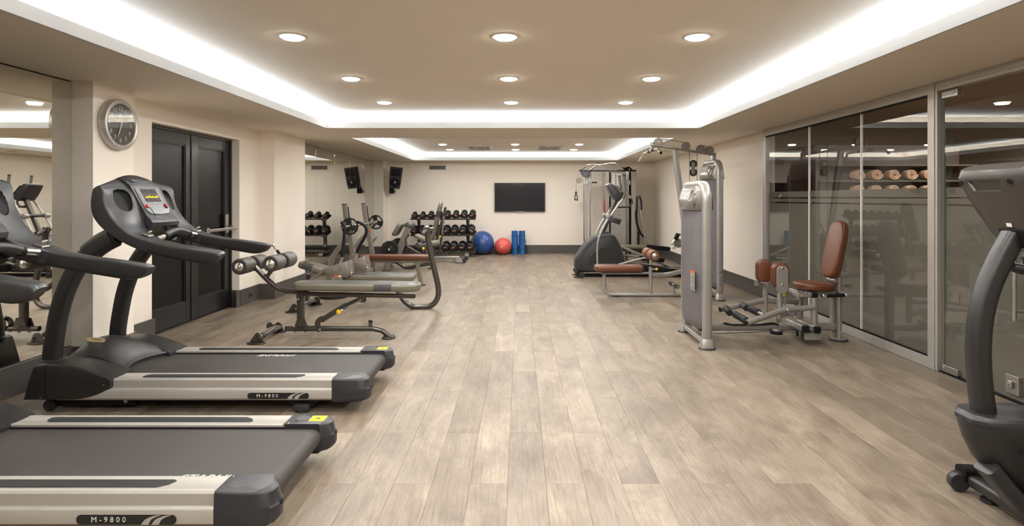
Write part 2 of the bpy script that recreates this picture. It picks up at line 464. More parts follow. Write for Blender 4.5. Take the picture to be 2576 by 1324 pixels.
for (h, yc, xc) in cells[300:]: plank_bm(b, Matrix.Translation((xc, yc, 0)))
p = part('plank_field', b, m_plank, floor, smooth=0); p['kind'] = 'stuff'

# ceiling
b = B()
T = .15
def cell_boxes(z0, z1, holes):
    ys = sorted({YN, YB+.1, *[h[2] for h in holes], *[h[3] for h in holes]})
    for a, c in zip(ys, ys[1:]):
        hs = [h for h in holes if h[2] <= a+1e-6 and h[3] >= c-1e-6]
        if hs:
            b.bx((-3.9, a, z0), (hs[0][0], c, z1)); b.bx((hs[0][1], a, z0), (XR+.15, c, z1))
        else: b.bx((-3.9, a, z0), (XR+.15, c, z1))
cell_boxes(ZS, ZS+.018, [(x0-.012, x1+.012, y0-.012, y1+.012) for x0, x1, y0, y1 in COVE])
for f in b.bm.faces: f.material_index = 1
wide = [(x0-T-.05, x1+T+.05, y0-T-.05, y1+T+.05) for x0, x1, y0, y1 in COVE]
cell_boxes(ZS+.018, ZC, wide)
b.bx((-3.9, YN, ZC), (XR+.15, YB+.1, ZC+.05))
ceiling = struct('ceiling', b, [m_ceil, m_ceil_dimmed])
for n, (x0, x1, y0, y1) in enumerate(COVE):                 # upstand lips of the trays
    b = B(); t = .014; e = .002
    b.bx((x0-t, y0-t, ZS-e), (x0, y1+t, ZL), .002); b.bx((x1, y0-t, ZS-e), (x1+t, y1+t, ZL), .002)
    b.bx((x0, y1, ZS-e), (x1, y1+t, ZL), .002); b.bx((x0, y0-t, ZS-e), (x1, y0, ZL), .002)
    struct('trim_%d' % (n+1), b, m_lip)
    b = B(); g = .10
    for (a, c) in (((x0-g-.006, y0, ZS+.02), (x0-g+.006, y1, ZS+.026)), ((x1+g-.006, y0, ZS+.02), (x1+g+.006, y1, ZS+.026)),
                   ((x0, y1+g-.006, ZS+.02), (x1, y1+g+.006, ZS+.026)), ((x0, y0-g-.006, ZS+.02), (x1, y0-g+.006, ZS+.026))): b.bx(a, c)
    single('led_strip', b, m_led, ((x0+x1)/2, (y0+y1)/2, ZS+.02), ['white LED strip hidden in the large front ceiling tray', 'white LED strip hidden in the small rear ceiling tray'][n], 'light strip')

# downlights
def mk_down(x, y, label, grp=None):
    t = thing('downlight', label, 'ceiling light', (x, y, ZC), grp)
    b = B(); b.lathe([(.076, 0), (.094, 0), (.095, -.003), (.09, -.006), (.078, -.006), (.074, -.002)], (x, y, ZC), (0, 0, 1), 28)
    part('trim_ring', b, m_white, t)
    b = B(); b.lathe([(.075, -.001), (.075, -.008), (.060, -.017), (.02, -.020)], (x, y, ZC), (0, 0, 1), 28)
    part('diffuser', b, m_lamp, t)
    return t
rows = {3.89: 'nearest row of the large tray', 5.24: 'second row of the large tray', 6.53: 'third row of the large tray',
        11.59: 'middle row of the rear tray', 12.8: 'back row of the rear tray'}
cols_ = {0: 'left', 1: 'middle', 2: 'right'}
d0 = None
for n, (x, y) in enumerate(DOWN):
    lab = '%s round white ceiling downlight of the %s' % (cols_[n % 3], rows[y]) if y in rows else \
        ('%s downlight, %s' % (cols_[n % 3], ('hidden behind the rear tray lip, added to light the mid room' if y < 9.5 else 'unseen, added for light behind the rear tray lip') if y > 9 else {-.07: 'third row out of view', 1.25: 'second row out of view', 2.57: 'row just out of view'}[y]))
    if d0 is None: d0 = mk_down(x, y, lab, 'recessed downlights'); o = d0
    else:
        o = copy_tree(d0); o.location = (x, y, ZC); o['label'] = lab

# walls
PX = -3.31                                                   # faces of the pillars
DY0, DY1, DZ = 5.572, 7.31, 2.082                            # opening of the black double door
b = B()
b.bx((-3.75, YN, 0), (XL, DY0, ZS)); b.bx((-3.75, DY1, 0), (XL, YB+.1, ZS)); b.bx((-3.75, DY0, DZ), (XL, DY1, ZS))
b.bx((-3.80, DY0-.1, 0), (-3.72, DY1+.1, ZS))
b.bx((XL-.01, 4.53, 0), (PX, 5.01, ZS)); b.bx((XL-.01, 7.87, 0), (PX, 9.0, ZS)); b.bx((XL-.01, 13.99, 0), (-3.27, YB, ZS))
struct('wall_left', b, m_wall)
b = B(); b.bx((-3.8, YB, 0), (XR+.2, YB+.12, ZS+.02)); struct('wall_back', b, m_wall)
GY0, GY1 = 1.0, 7.84                                         # glazed part of the right wall
b = B(); b.bx((XR, GY1, 0), (XR+.12, YB+.1, ZS)); b.bx((XR, YN, 0), (XR+.12, GY0, ZS)); struct('wall_right', b, m_wall)
b = B(); b.bx((-3.8, YN-.1, 0), (6.6, YN, ZC)); struct('wall_front', b, m_wall)
m_room = mat('side_room_paint', srgb(150, 128, 108), .8, var=.03)
b = B(); b.bx((6.4, YN, 0), (6.5, 9, 2.6)); b.bx((3.4, 8.6, 0), (6.5, 8.7, 2.6)); b.bx((3.40, YN, 2.45), (6.5, 8.7, 2.55))
struct('wall_side_room', b, m_room)
# baseboards
b = B(); h = .205; t = .016
b.bx((XL, 5.01, 0), (XL+t, DY0+.03, h), .003); b.bx((PX, 4.53-t, 0), (PX+t, 5.01+t, h), .003); b.bx((XL, 4.53-t, 0), (PX, 4.53, h), .003)
b.bx((XL, 5.01, 0), (PX, 5.01+t, h), .003)
b.bx((XL, DY1-.10, 0), (XL+t, 7.87, h), .003); b.bx((-3.60, DY1-t, 0), (XL+t, DY1, h), .003)
b.bx((XL, 7.87-t, 0), (PX+t, 7.87, h), .003); b.bx((PX, 7.87-t, 0), (PX+t, 9.0+t, h), .003); b.bx((XL, 9.0, 0), (PX, 9.0+t, h), .003)
b.bx((XL, 9.0+t, 0), (XL+t, 13.99, h), .003); b.bx((XL, 13.99-t, 0), (-3.27+t, 13.99, h), .003); b.bx((-3.27, 13.99-t, 0), (-3.27+t, YB, h), .003)
b.bx((XL, YN, 0), (-3.449, 4.51, .213), .003)
struct('baseboard_left', b, m_base)
b = B(); b.bx((-3.26, YB-t, 0), (XR-t, YB, h), .003); struct('baseboard_back', b, m_base)
b = B(); b.bx((XR-t, GY1+.02, 0), (XR, YB, h), .003); struct('baseboard_right', b, m_base)

# mirrors
def mirror(name, label, x, ys, z0, z1, mx=None):
    t = thing(name, label, 'mirror', (x, ys[0], z0))
    b = B(); b.bx((XL, ys[0], z0-.004), (x-.006, ys[-1], z1+.006)); part('backing', b, m_dark, t)
    for a, c in zip(ys, ys[1:]):
        b = B(); b.bx((x-.006, a+.0015, z0), (x, c-.0015, z1), .0008); part('mirror_panel', b, m_mirror, t, smooth=0)
    return t
mirror('wall_mirror', 'tall wall mirror at the left edge behind the treadmills', -3.469, [.5, 2.0, 3.3, 4.522], .217, ZS-.012)
mirror('wall_mirror', 'row of mirror panels on the left wall behind the weight benches', -3.492, [9.02, 10, 11, 12, 13, 13.97], .212, ZS-.02)

# black double door
t = tag(bpy.data.objects.new('door_1', None), kind='structure'); COL.objects.link(t); ORG[t] = V((0, 0, 0))
def ring(b, x0, x1, y0, y1, z0, z1, w0, w1, w2, w3, bev=.003):
    """frame of four bars: left, right, bottom, top widths; lies in a plane of constant x"""
    b.bx((x0, y0, z0), (x1, y0+w0, z1), bev); b.bx((x0, y1-w1, z0), (x1, y1, z1), bev)
    b.bx((x0, y0+w0, z0), (x1, y1-w1, z0+w2), bev); b.bx((x0, y0+w0, z1-w3), (x1, y1-w1, z1), bev)
b = B(); ring(b, -3.70, -3.60, DY0, DY1, 0, DZ, .03, .03, .012, .03)
part('door_frame', b, m_blackdoor, t)
ym = 6.45
for n, (a, c) in enumerate(((DY0+.03, ym-.003), (ym+.003, DY1-.03))):
    b = B(); ring(b, -3.665, -3.618, a, c, .014, DZ-.03, .12, .12, .22, .12)
    lf = part('door_leaf', b, m_blackdoor, t)
    b = B(); b.bx((-3.65, a+.11, .2), (-3.642, c-.11, DZ-.12)); part('panel', b, m_blackgloss, lf)
    b = B(); ring(b, -3.655, -3.628, a+.115, c-.115, .225, DZ-.145, .018, .018, .018, .018, .002); part('moulding', b, m_blackdoor, lf)
b = B(); b.bx((-3.64, ym-.03, .014), (-3.606, ym+.03, DZ-.03), .006); part('meeting_stile', b, m_blackdoor, t)
b = B()
b.bx((-3.617, 7.13, .93), (-3.585, 7.20, 1.16), .006)
b.tube(arc([(-3.59, 7.165, 1.02), (-3.50, 7.165, 1.0), (-3.50, 7.165, .975)], .01), .012, side=(0, 1, 0), prof=rrect(3, 1.4, .4))
b.tube([(-3.505, 6.55, .985), (-3.505, 7.22, .985)], .019, prof=rrect(1.2, 1.9, .4), side=(1, 0, 0))
b.bx((-3.617, 6.53, .95), (-3.49, 6.59, 1.02), .008)
part('panic_bar', b, m_steel, t)

# glazed partition
XG = 3.262
t = tag(bpy.data.objects.new('window_1', None), kind='structure'); COL.objects.link(t); ORG[t] = V((0, 0, 0))
x0, x1 = 3.255, 3.325
b = B(); b.bx((x0, 4.58, ZS-.085), (x1, GY1, ZS), .004); part('frame', b, m_alu, t)
b = B(); b.bx((x0, 4.58, 0), (x1, GY1, .09), .004); part('frame', b, m_alu, t)
b = B(); b.bx((x0, GY1-.085, .09), (x1, GY1, ZS-.085), .004); part('frame', b, m_alu, t)
b = B(); b.bx((x0-.004, 4.56, 0), (x1, 4.665, ZS), .004); b.bx((x0-.012, 4.58, 0), (x0-.004, 4.60, ZS), .002); part('frame', b, m_alu, t)
b = B(); b.bx((x0, 4.66, .09), (x0+.012, GY1-.085, .094)); b.bx((x0+.01, 4.66, .09), (x0+.02, GY1-.085, .1)); b.bx((x0+.012, 4.66, ZS-.099), (x0+.026, GY1-.085, ZS-.085)); part('gasket', b, m_dark, t)
ed = [GY1-.085, 6.64, 5.626, 4.665]
FZ = [(.093, 1.293), (1.309, 1.352), (1.368, 1.437)]
for a, c in zip(ed, ed[1:]):
    b = B(); b.bx((3.285, c+.004, .09), (3.295, a-.004, ZS-.085)); part('pane', b, m_glass, t, smooth=0)
    for z0, z1 in FZ:
        b = B(); b.bx((3.2956, c+.004, z0), (3.2966, a-.004, z1)); part('frosted_film', b, m_frost, t, smooth=0)
for y in ed[1:3]:
    b = B(); b.bx((3.280, y-.008, .09), (3.30, y+.008, ZS-.085), .002); part('glazing_bar', b, m_white, t)
# glass door
t = tag(bpy.data.objects.new('door_2', None), kind='structure'); COL.objects.link(t); ORG[t] = V((0, 0, 0))
b = B(); b.bx((x0, 3.5, ZS-.075), (x1, 4.56, ZS), .004); b.bx((x0-.006, 3.5, ZS-.046), (x0, 4.56, ZS-.02), .001); part('frame', b, m_alu, t)
b = B(); b.bx((3.285, 3.62, .012), (3.297, 4.525, ZS-.085)); part('pane', b, m_glass, t, smooth=0)
b = B(); b.bx((3.2835, 4.5255, .012), (3.2985, 4.531, ZS-.085)); part('pane_edge', b, m_glassedge, t)
for z0, z1 in FZ:
    b = B(); b.bx((3.2976, 3.625, z0-.07 if z0 < .2 else z0), (3.2986, 4.52, z1)); part('frosted_film', b, m_frost, t, smooth=0)
b = B(); b.bx((3.268, 4.37, .016), (3.312, 4.53, .068), .003); b.rod((3.262, 4.51, .045), (3.27, 4.51, .045), .009); part('hinge', b, m_steel, t)
b = B(); b.bx((3.268, 4.37, ZS-.14), (3.312, 4.53, ZS-.088), .003); b.rod((3.262, 4.40, ZS-.11), (3.27, 4.40, ZS-.11), .009); part('hinge', b, m_steel, t)
b = B(); b.bx((3.266, 3.83, .05), (3.314, 3.935, .175), .003); b.bx((3.246, 3.868, .085), (3.266, 3.898, .14), .006); b.bx((3.238, 3.876, .09), (3.25, 3.886, .125), .002); part('lock', b, m_steel, t)
b = B()
for z in (.62, 1.02):
    b.rod((3.19, 3.77, z), (3.285, 3.77, z), .012); b.lathe([(.02, 0), (.02, .008)], (3.275, 3.77, z), (1, 0, 0))
b.tube(arc([(3.19, 3.77, .56), (3.19, 3.77, 1.08)], .01), .014)
part('pull_handle', b, m_steel, t)
b = B(); b.bx((3.285, 1.0, .012), (3.297, 3.60, ZS-.085)); 
t2 = tag(bpy.data.objects.new('window_2', None), kind='structure'); COL.objects.link(t2); ORG[t2] = V((0, 0, 0))
part('pane', b, m_glass, t2, smooth=0)
b = B(); b.bx((x0, 1.0, ZS-.085), (x1, 3.5, ZS), .004); b.bx((x0, 1.0, 0), (x1, 3.6, .012)); part('frame', b, m_alu, t2)
b = B(); b.bx((3.2976, 1.0, .02), (3.2986, 3.6, 1.437)); part('frosted_film', b, m_frost, t2, smooth=0)

b = B(); b.bx((3.27, 3.5, 0), (3.32, 4.56, .011)); part('dark_gap_strip', b, m_dark, t2)  # dark strip added to cover the lit gap under the glass door
# side room: towel shelves behind the glass
t = thing('towel_shelf', 'brown open shelves with rolled towels seen through the glass', 'shelf', (3.9, 7.0, 1.3))
m_shelf = mat('brown_shelf_board', srgb(92, 80, 68), .6, var=.1)
b = B(); b.bx((3.62, 7.12, 1.30), (5.35, 7.15, 2.0)); part('back_panel', b, m_shelf, t)
for z in (1.385, 1.565, 1.75):
    b = B(); b.bx((3.62, 6.82, z-.018), (5.35, 7.12, z), .002); part('shelf_board', b, m_shelf, t)
SY = 6.8
n = 0
for row, z in (('upper', 1.567+.066), ('lower', 1.387+.066)):
    for k, px in enumerate((2164, 2208, 2252, 2296, 2340)):
        x = (px-CX)*SY/FP
        b = B(); prev = None
        secs = []
        sp = [(x+(.012+.052*q/40)*math.cos(q*PI*6/40)*1.08, z+(.012+.052*q/40)*math.sin(q*PI*6/40)*.95) for q in range(41)]
        b.tube([V((a, SY+.06, c)) for a, c in sp], 1, side=(0, 1, 0), prof=rrect(.11, .0085, .003))
        place = ['far left, half behind a glazing bar', 'second from the left', 'in the middle', 'fourth from the left', 'far right, beside the frame post'][k]
        single('rolled_towel', b, m_towel, (x, SY+.06, z-.06), 'rolled peach towel on the %s shelf, %s' % (row, place), 'towel', 'rolled towels behind the glass')
t = thing('wood_cabinet', 'dark red wooden cabinet in the room behind the far glass pane', 'cabinet', (4.2, 8.2, 0))
b = B(); b.bx((3.7, 8.2, .1), (4.15, 8.58, 1.95), .003); b.bx((4.16, 8.2, .1), (4.62, 8.58, 1.95), .003); part('body', b, m_wood, t)
b = B(); b.bx((3.7, 8.22, 0), (4.62, 8.56, .1)); part('plinth', b, m_dark, t)

# grilles and small fittings
t = thing('wall_vent', 'white framed rectangular air grille high on the back wall', 'vent', (-1.95, YB, 2.1))
a0, a1 = at(1077, 414, YB), at(1124, 430, YB)
b = B()
xx0, xx1, z1, z0 = a0.x, a1.x, a0.z, a1.z
for q in ((xx0, xx1, z0, z0+.03), (xx0, xx1, z1-.03, z1), (xx0, xx0+.03, z0+.03, z1-.03), (xx1-.03, xx1, z0+.03, z1-.03)):
    b.bx((q[0], YB-.016, q[2]), (q[1], YB, q[3]), .003)
part('frame', b, m_white, t)
b = B(); b.bx((xx0+.02, YB-.002, z0+.02), (xx1-.02, YB, z1-.02)); part('duct_opening', b, mat('duct_dark', srgb(70, 66, 62), .7, var=.05), t)
for k in range(13):
    x = xx0+.04+(xx1-xx0-.08)*k/12
    b = B(); b.bx((x-.003, YB-.012, z0+.03), (x+.003, YB-.002, z1-.03)); part('slat', b, m_pewter, t)
for n, (xc, lab) in enumerate(((-.86, 'left square slatted air diffuser in the rear ceiling tray'), (.62, 'right square slatted air diffuser in the rear ceiling tray'))):
    t = thing('ceiling_vent', lab, 'vent', (xc, 12.3, ZC), 'ceiling air diffusers')
    b = B(); w2, l2 = .27, .5
    for q in ((-w2, w2, -l2, -l2+.05), (-w2, w2, l2-.05, l2), (-w2, -w2+.05, -l2, l2), (w2-.05, w2, -l2, l2)):
        b.bx((xc+q[0], 12.3+q[2], ZC-.02), (xc+q[1], 12.3+q[3], ZC), .003)
    part('frame', b, m_white, t)
    b = B(); b.bx((xc-.2, 11.85, ZC-.004), (xc+.2, 12.75, ZC)); part('duct_opening', b, m_base, t)
    for k in range(9):
        b = B(); b.bx((xc-.19+k*.0475-.004, 11.84, ZC-.018), (xc-.19+k*.0475+.004, 12.76, ZC-.004)); part('slat', b, m_white, t)
for (px, py, z, lab) in ((1072, 383, ZC, 'small sprinkler head in the rear tray near its left end'), (1517, 384, ZC, 'small sprinkler head in the rear tray near its right end')):
    Y = (ZC-EYE)*FP/(CY-py); p = at(px, py, Y); p.z = ZC
    b = B(); b.lathe([(.03, 0), (.03, -.008), (.008, -.012), (.008, -.04), (.02, -.042), (.02, -.046)], p, (0, 0, 1), 14)
    single('sprinkler', b, m_white, p, lab, 'sprinkler', 'ceiling sprinklers')
Yv = (ZS-EYE)*FP/(CY-380); p = at(1678, 381, Yv); p.z = ZS
b = B(); b.lathe([(.09, 0), (.095, -.012), (.085, -.035), (.03, -.045), (.01, -.046)], p, (0, 0, 1), 24)
single('smoke_detector', b, m_white, p, 'round white smoke detector on the ceiling above the pulldown tower', 'detector')
p = at(1392, 437, 0.1)
def socket(y, x, z, lab, ax):
    t = thing('power_socket', lab, 'socket', (x, y, z))
    b = B(); b.bx((x, y-.05, z-.035), (x+.009, y+.05, z+.035), .003); part('plate', b, m_base, t)
    b = B(); b.bx((x+.006, y-.025, z-.024), (x+.0105, y+.025, z+.024), .002); part('outlet', b, m_dark, t)
    b = B(); b.box((x+.012, y+.008, z+.006), (.006, .014, .012), bev=.002); part('pin', b, m_steel, t)
socket(7.58, XL+.016, .105, 'power socket in the baseboard beyond the black door', 0)
socket(5.22, XL+.016, .105, 'power socket in the baseboard before the black door', 0)

# ================================================================== helpers for machines
def rring(corners, r, seg=3):
    """ring through the corners with rounded corners, constant point count"""
    C = [V(c) for c in corners]; n = len(C); out = []
    for i, p in enumerate(C):
        a, c = C[i-1], C[(i+1) % n]; la, lc = (a-p).length, (c-p).length
        d = min(r, la*.45, lc*.45)
        s = p+(a-p)*(d/la if la > 1e-6 else 0); e = p+(c-p)*(d/lc if lc > 1e-6 else 0)
        for k in range(seg+1):
            t = k/seg; out.append(s*(1-t)**2+p*2*t*(1-t)+e*t*t)
    return out
def carve(o, cutter, m):
    """cut a pocket or hole into a finished part; the cut faces take material m"""
    me = cutter.mesh('cut', ORG[o], m, 0)
    c = bpy.data.objects.new('cut', me); COL.objects.link(c)
    c.parent = o.parent
    md = o.modifiers.new('b', 'BOOLEAN'); md.operation = 'DIFFERENCE'; md.object = c; md.solver = 'EXACT'; md.material_mode = 'TRANSFER'
    bpy.context.view_layer.update()
    dg = bpy.context.evaluated_depsgraph_get()
    nm = bpy.data.meshes.new_from_object(o.evaluated_get(dg))
    o.modifiers.remove(md); old = o.data; o.data = nm; nm.name = old.name
    nm.polygons.foreach_set('use_smooth', [True]*len(nm.polygons)); nm.set_sharp_from_angle(angle=math.radians(30))
    bpy.data.objects.remove(c)
def bolt(b, p, ax, r=.011, h=.006, mi=0):
    b.lathe([(r, 0), (r, h*.5), (r*.7, h), (r*.2, h*1.05)], p, ax, 10, mi=mi)
def foam_roller(t, c, ax, L, r, name='foam_roller', cap_m=None, foam=None, ribs=True, ends=(1, 1), rib_m=None):
    """foam roll with ribbed ends and metal hub caps; c centre, ax axis"""
    ax = V(ax).normalized(); c = V(c); h = L/2
    b = B(); b.lathe([(r*.55, -h+.002), (r*.82, -h), (r*.95, -h+.007), (r, -h+.02), (r, h-.02), (r*.95, h-.007), (r*.82, h), (r*.55, h-.002)], c, ax, 28)
    f = part(name, b, foam or m_foam, t)
    b = B()
    u = ax.orthogonal().normalized(); v = ax.cross(u)
    for e in (-1, 1):
        for k in range(24 if ribs else 0):
            a = 2*PI*k/24; d = u*math.cos(a)+v*math.sin(a); q = ax.cross(d)
            M = frame(c+ax*(e*(h-.001))+d*r*.80, d, q)
            b.box((0, 0, 0), (r*.30, r*.075, .010), M)
    if ribs: part('rib_ring', b, rib_m or m_foamrib, f, kind='stuff')
    for e, on in zip((-1, 1), ends):
        if not on: continue
        b = B(); b.lathe([(r*.50, 0), (r*.52, .004), (r*.44, .010), (r*.30, .013), (r*.28, .020), (r*.12, .026), (r*.05, .027)], c+ax*(e*(h-.002)), ax*e, 24)
        part('hub_cap', b, cap_m or m_chrome, f)
    return f
def pad(b, outline, N, th, r=.018, seg=4, dome=.0):
    """cushion: closed outline of points lying in a plane, thickness th along N, edges rounded with radius r"""
    N = V(N).normalized(); P = [V(p) for p in outline]; n = len(P)
    c = sum(P, V((0, 0, 0)))/n
    nr = []
    for i in range(n):
        tg = (P[(i+1) % n]-P[i-1]).normalized(); q = tg.cross(N)
        if q.dot(P[i]-c) < 0: q = -q
        nr.append(q)
    secs = []
    r = min(r, th*.49)
    for k in range(seg+1):
        a = PI/2*k/seg; secs.append([p-q*(r*(1-math.sin(a)))+N*(r*(1-math.cos(a))) for p, q in zip(P, nr)])
    for k in range(seg+1):
        a = PI/2*(1-k/seg); secs.append([p-q*(r*(1-math.sin(a)))+N*(th-r*(1-math.cos(a))) for p, q in zip(P, nr)])
    if dome > 0:
        for f in (.85, .6, .3):
            secs.append([c+(p-q*r-c)*f+N*(th+dome*(1-f*f)) for p, q in zip(P, nr)])
    b.loft(secs); return b
def plan(M, pts, z=0): return [M @ V((x, y, z)) for x, y in pts]

# ================================================================== TREADMILLS
def make_treadmill():
    YC = 4.07
    t = thing('treadmill', 'black and silver treadmill, the far one, with its amber display lit by the double door', 'treadmill', (-2.0, YC, 0), 'two treadmills along the left wall')
    def mir(s, Y): return Y if s < 0 else 2*YC-Y         # near side s=-1, far side s=+1
    # side rails
    for s in (-1, 1):
        prof = [(3.672, .083), (3.657, .098), (3.655, .150), (3.660, .158), (3.669, .163), (3.669, .208), (3.676, .217), (3.690, .2175), (3.693, .2155), (3.776, .2155), (3.779, .2175), (3.795, .2175), (3.80, .213), (3.80, .083)]
        xa, xb = (-2.92, -1.178) if s < 0 else (-2.92, -1.19)
        b = B(); b.loft([[V((x, mir(s, y), z)) for y, z in prof] for x in (xa, xb)])
        rl = part('side_rail', b, m_rail, t)
        b = B(); xs = (-2.40, -1.377) if s < 0 else (-2.42, -1.36)
        ol = [(xs[0], 3.715), (xs[0]+.02, 3.704), (xs[1]-.05, 3.704), (xs[1]-.015, 3.725), (xs[1], 3.755), (xs[1]-.012, 3.764), (xs[0]+.03, 3.764), (xs[0]+.005, 3.745)]
        b.prism([V((x, mir(s, y), .2150)) for x, y in ol], (0, 0, .004), .0012)
        part('foot_strip', b, m_rubber, rl)
        # end caps
        b = B()
        base = [(-1.178, 3.655), (-1.02, 3.655), (-.968, 3.672), (-.948, 3.70), (-.944, 3.74), (-.958, 3.775), (-1.0, 3.803), (-1.178, 3.803)]
        def lev(z, k, top=0):
            c = (-1.07, 3.73); out = []
            for x, y in base:
                X = c[0]+(x-c[0])*(k if x > -1.1 else 1); Yv = c[1]+(y-c[1])*(k if y < 3.76 else 1)
                out.append(V((X-(top if x > -1.0 else 0), mir(s, Yv), z)))
            return out
        b.loft([lev(.072, .84, .03), lev(.082, .96, .01), lev(.10, 1.0), lev(.150, 1.0), lev(.158, .975, .004), (lev(.205, .95, .012)), lev(.216, .92, .022), lev(.2205, .86, .03)])
        cp = part('end_cap', b, m_slate, t)
        b = B(); b.lathe([(.011, .0), (.011, .002), (.003, .0025)], (-.9455, mir(s, 3.728), .150), (1, 0, 0), 14); part('adjuster_hole', b, m_dark, cp)
        b = B(); b.prism([V((-1.12+.048*math.cos(a)*(1 if math.cos(a) > 0 else .6), mir(s, 3.725+.034*math.sin(a)), .2195)) for a in [2*PI*k/20 for k in range(20)]], (0, 0, .0022), .001); part('thumb_recess', b, m_slate2, cp)
        b = B(); bolt(b, (-1.165, mir(s, 3.787), .2190), (0, 0, 1), .004, .003); part('screw', b, m_steel, cp)
        # foot and bracket
        b = B(); b.prism([V((x, mir(s, 3.70), z)) for x, z in ((-1.52, .085), (-1.25, .085), (-1.275, .065), (-1.31, .035), (-1.43, .035), (-1.47, .06))], (0, .08 if s < 0 else -.08, 0), .004)
        br = part('foot_bracket', b, m_dark, t)
        b = B(); b.bx((-1.425, mir(s, 3.665), .012), (-1.325, mir(s, 3.725), .058), .012, 2); part('foot_block', b, m_slate, br)
        b = B(); b.lathe([(.035, 0), (.037, .003), (.034, .013)], (-1.375, mir(s, 3.70), 0), (0, 0, 1), 18); part('rubber_foot', b, m_rubber, br)
        b = B(); b.lathe([(.012, -.016), (.034, -.016), (.0375, -.011), (.0375, .011), (.034, .016), (.012, .016)], (-2.985, mir(s, 3.715), .0385), (0, 1, 0), 24); bw = part('transport_wheel', b, m_rubber, t)
        b = B(); b.prism([V((x, mir(s, 3.735), z)) for x, z in ((-3.01, .055), (-2.98, .072), (-2.50, .080), (-2.46, .080), (-2.46, .028), (-2.51, .026), (-2.98, .022), (-3.01, .03))], (0, .04 if s < 0 else -.04, 0), .003); part('lift_arm', b, m_dark, t)
        b = B(); bolt(b, (-2.52, mir(s, 3.735), .055), (0, -s*-1 if False else s, 0), .012, .006); part('pivot_bolt', b, m_steel, t)
    b = B(); b.bx((-2.95, 3.76, .04), (-1.15, 2*YC-3.76, .185), .004); part('deck_frame', b, m_dark, t)
    # belt with rear roller
    b = B(); top = .197
    pr = [(-2.85, top), (-1.04, top)]+[(-1.04+.046*math.sin(a), top-.046+.046*math.cos(a)) for a in [PI*k/12 for k in range(1, 13)]]+[(-2.85, top-.092)]
    b.loft([[V((x, y, z)) for x, z in pr] for y in (3.808, 2*YC-3.808)])
    bl = part('running_belt', b, m_belt, t)
    for s, rot, xt in ((-1, 0, -1.28), (1, PI, -1.78)):
        M = Matrix.Translation((xt, mir(s, 3.824 if s < 0 else 3.845), top+.0008)) @ Matrix.Rotation(rot, 4, 'Z')
        b = B(); b.text('STARLINE', M, .062, shear=.35, depth=.0004); part('belt_lettering', b, m_print, bl, smooth=0)
    for s in (-1, 1):
        b = B(); b.bx((-2.6, mir(s, 3.80), .15), (-1.18, mir(s, 3.809), .204)); part('rail_edge', b, m_dark, t)
    # motor hood: shoulders, hump, nose
    sp = spl([(-3.105, .09, 0), (-3.075, .20, 0), (-3.045, .295, 0)], 3)+spl([(-3.02, .309, 0), (-2.88, .314, 0), (-2.755, .294, 0), (-2.63, .252, 0), (-2.556, .222, 0)], 4)+[(-2.552, .205, 0), (-2.552, .172, 0)]+spl([(-2.575, .155, 0), (-2.655, .119, 0), (-2.74, .098, 0), (-2.80, .09, 0)], 3)
    for s in (-1, 1):
        b = B(); b.prism([V((p[0], mir(s, 3.648), p[1])) for p in sp], (0, .215 if s < 0 else -.215, 0), .012, 3)
        sh = part('hood_shoulder', b, m_plas, t)
        b = B(); M = Matrix.Translation((-2.92, mir(s, 3.71), .3125)) if False else None
        for px_, pz_ in ((-2.995, .105), (-2.60, .185)): bolt(b, (px_, mir(s, 3.648), pz_), (0, s, 0), .004, .002)
        part('screw', b, m_steel, sh, kind='stuff')
        b = B(); b.bx((-2.965, mir(s, 3.6465), .095), (-2.962, mir(s, 3.66), .31)); part('seam', b, m_dark, sh)
    secs = []; NY, NX = 18, 16
    for i in range(NY+1):
        v = i/NY; Y = 3.845+(2*YC-2*3.845)*v; q = 2*abs(v-.5)
        xf = -2.67+.075*q*q; hump = .082*(1-q**2.6)+.002
        row = []
        for k in range(NX+1):
            u = k/NX; x = -3.085+(xf+3.085)*u
            zb = .20+.112*math.sin(min(1, u*1.9+.12)*PI/2) if u < .5 else .312-.085*((u-.5)/.5)**1.7
            z = zb+hump*(math.sin(min(1, u*2.4)*PI/2))*(1-.93*u**2.6)
            row.append(V((x, Y, z)))
        secs.append(row)
    b = B()
    low = [[V((p.x, p.y, .19)) for p in r] for r in secs]
    b.loft([r+list(reversed(l)) for r, l in zip(secs, low)])
    hd = part('motor_hood', b, m_plas, t, smooth=50)
    b = B(); b.tube([r[-1]+V((.004, 0, -.006)) for r in secs], .011, 8); part('hood_edge', b, m_slate2, hd)
    c = secs[6][7]; nn = V((.12, -.30, 1)).normalized()
    b = B(); M = frame(c+nn*.0005, V((1, 0, -.12)), V((0, 1, .28))); b.prism(plan(M, [(.062*math.cos(a), .030*math.sin(a)) for a in [2*PI*k/28 for k in range(28)]], -.006), M.to_3x3() @ V((0, 0, .010)), .002)
    bd = part('oval_badge', b, mat('gold_badge', srgb(170, 152, 108), .35, .3, var=.05), hd)
    b = B(); b.text('STARLINE', M @ Matrix.Translation((0, 0, .005)), .018, shear=.2, depth=.0005); part('badge_lettering', b, m_base, bd, smooth=0)
    b = B(); b.bx((-3.085, 3.80, .09), (-2.90, 2*YC-3.80, .25), .01); part('nose', b, m_dark, t)
    # uprights
    up = spl([(-3.015, .27), (-3.008, .38), (-2.99, .50), (-2.957, .66), (-2.898, .82), (-2.814, .955), (-2.71, 1.05), (-2.60, 1.11), (-2.52, 1.14)] if False else [V((x, 0, z)) for x, z in ((-3.015, .27), (-3.008, .38), (-2.99, .50), (-2.957, .66), (-2.898, .82), (-2.814, .955), (-2.71, 1.05), (-2.60, 1.11))], 5)
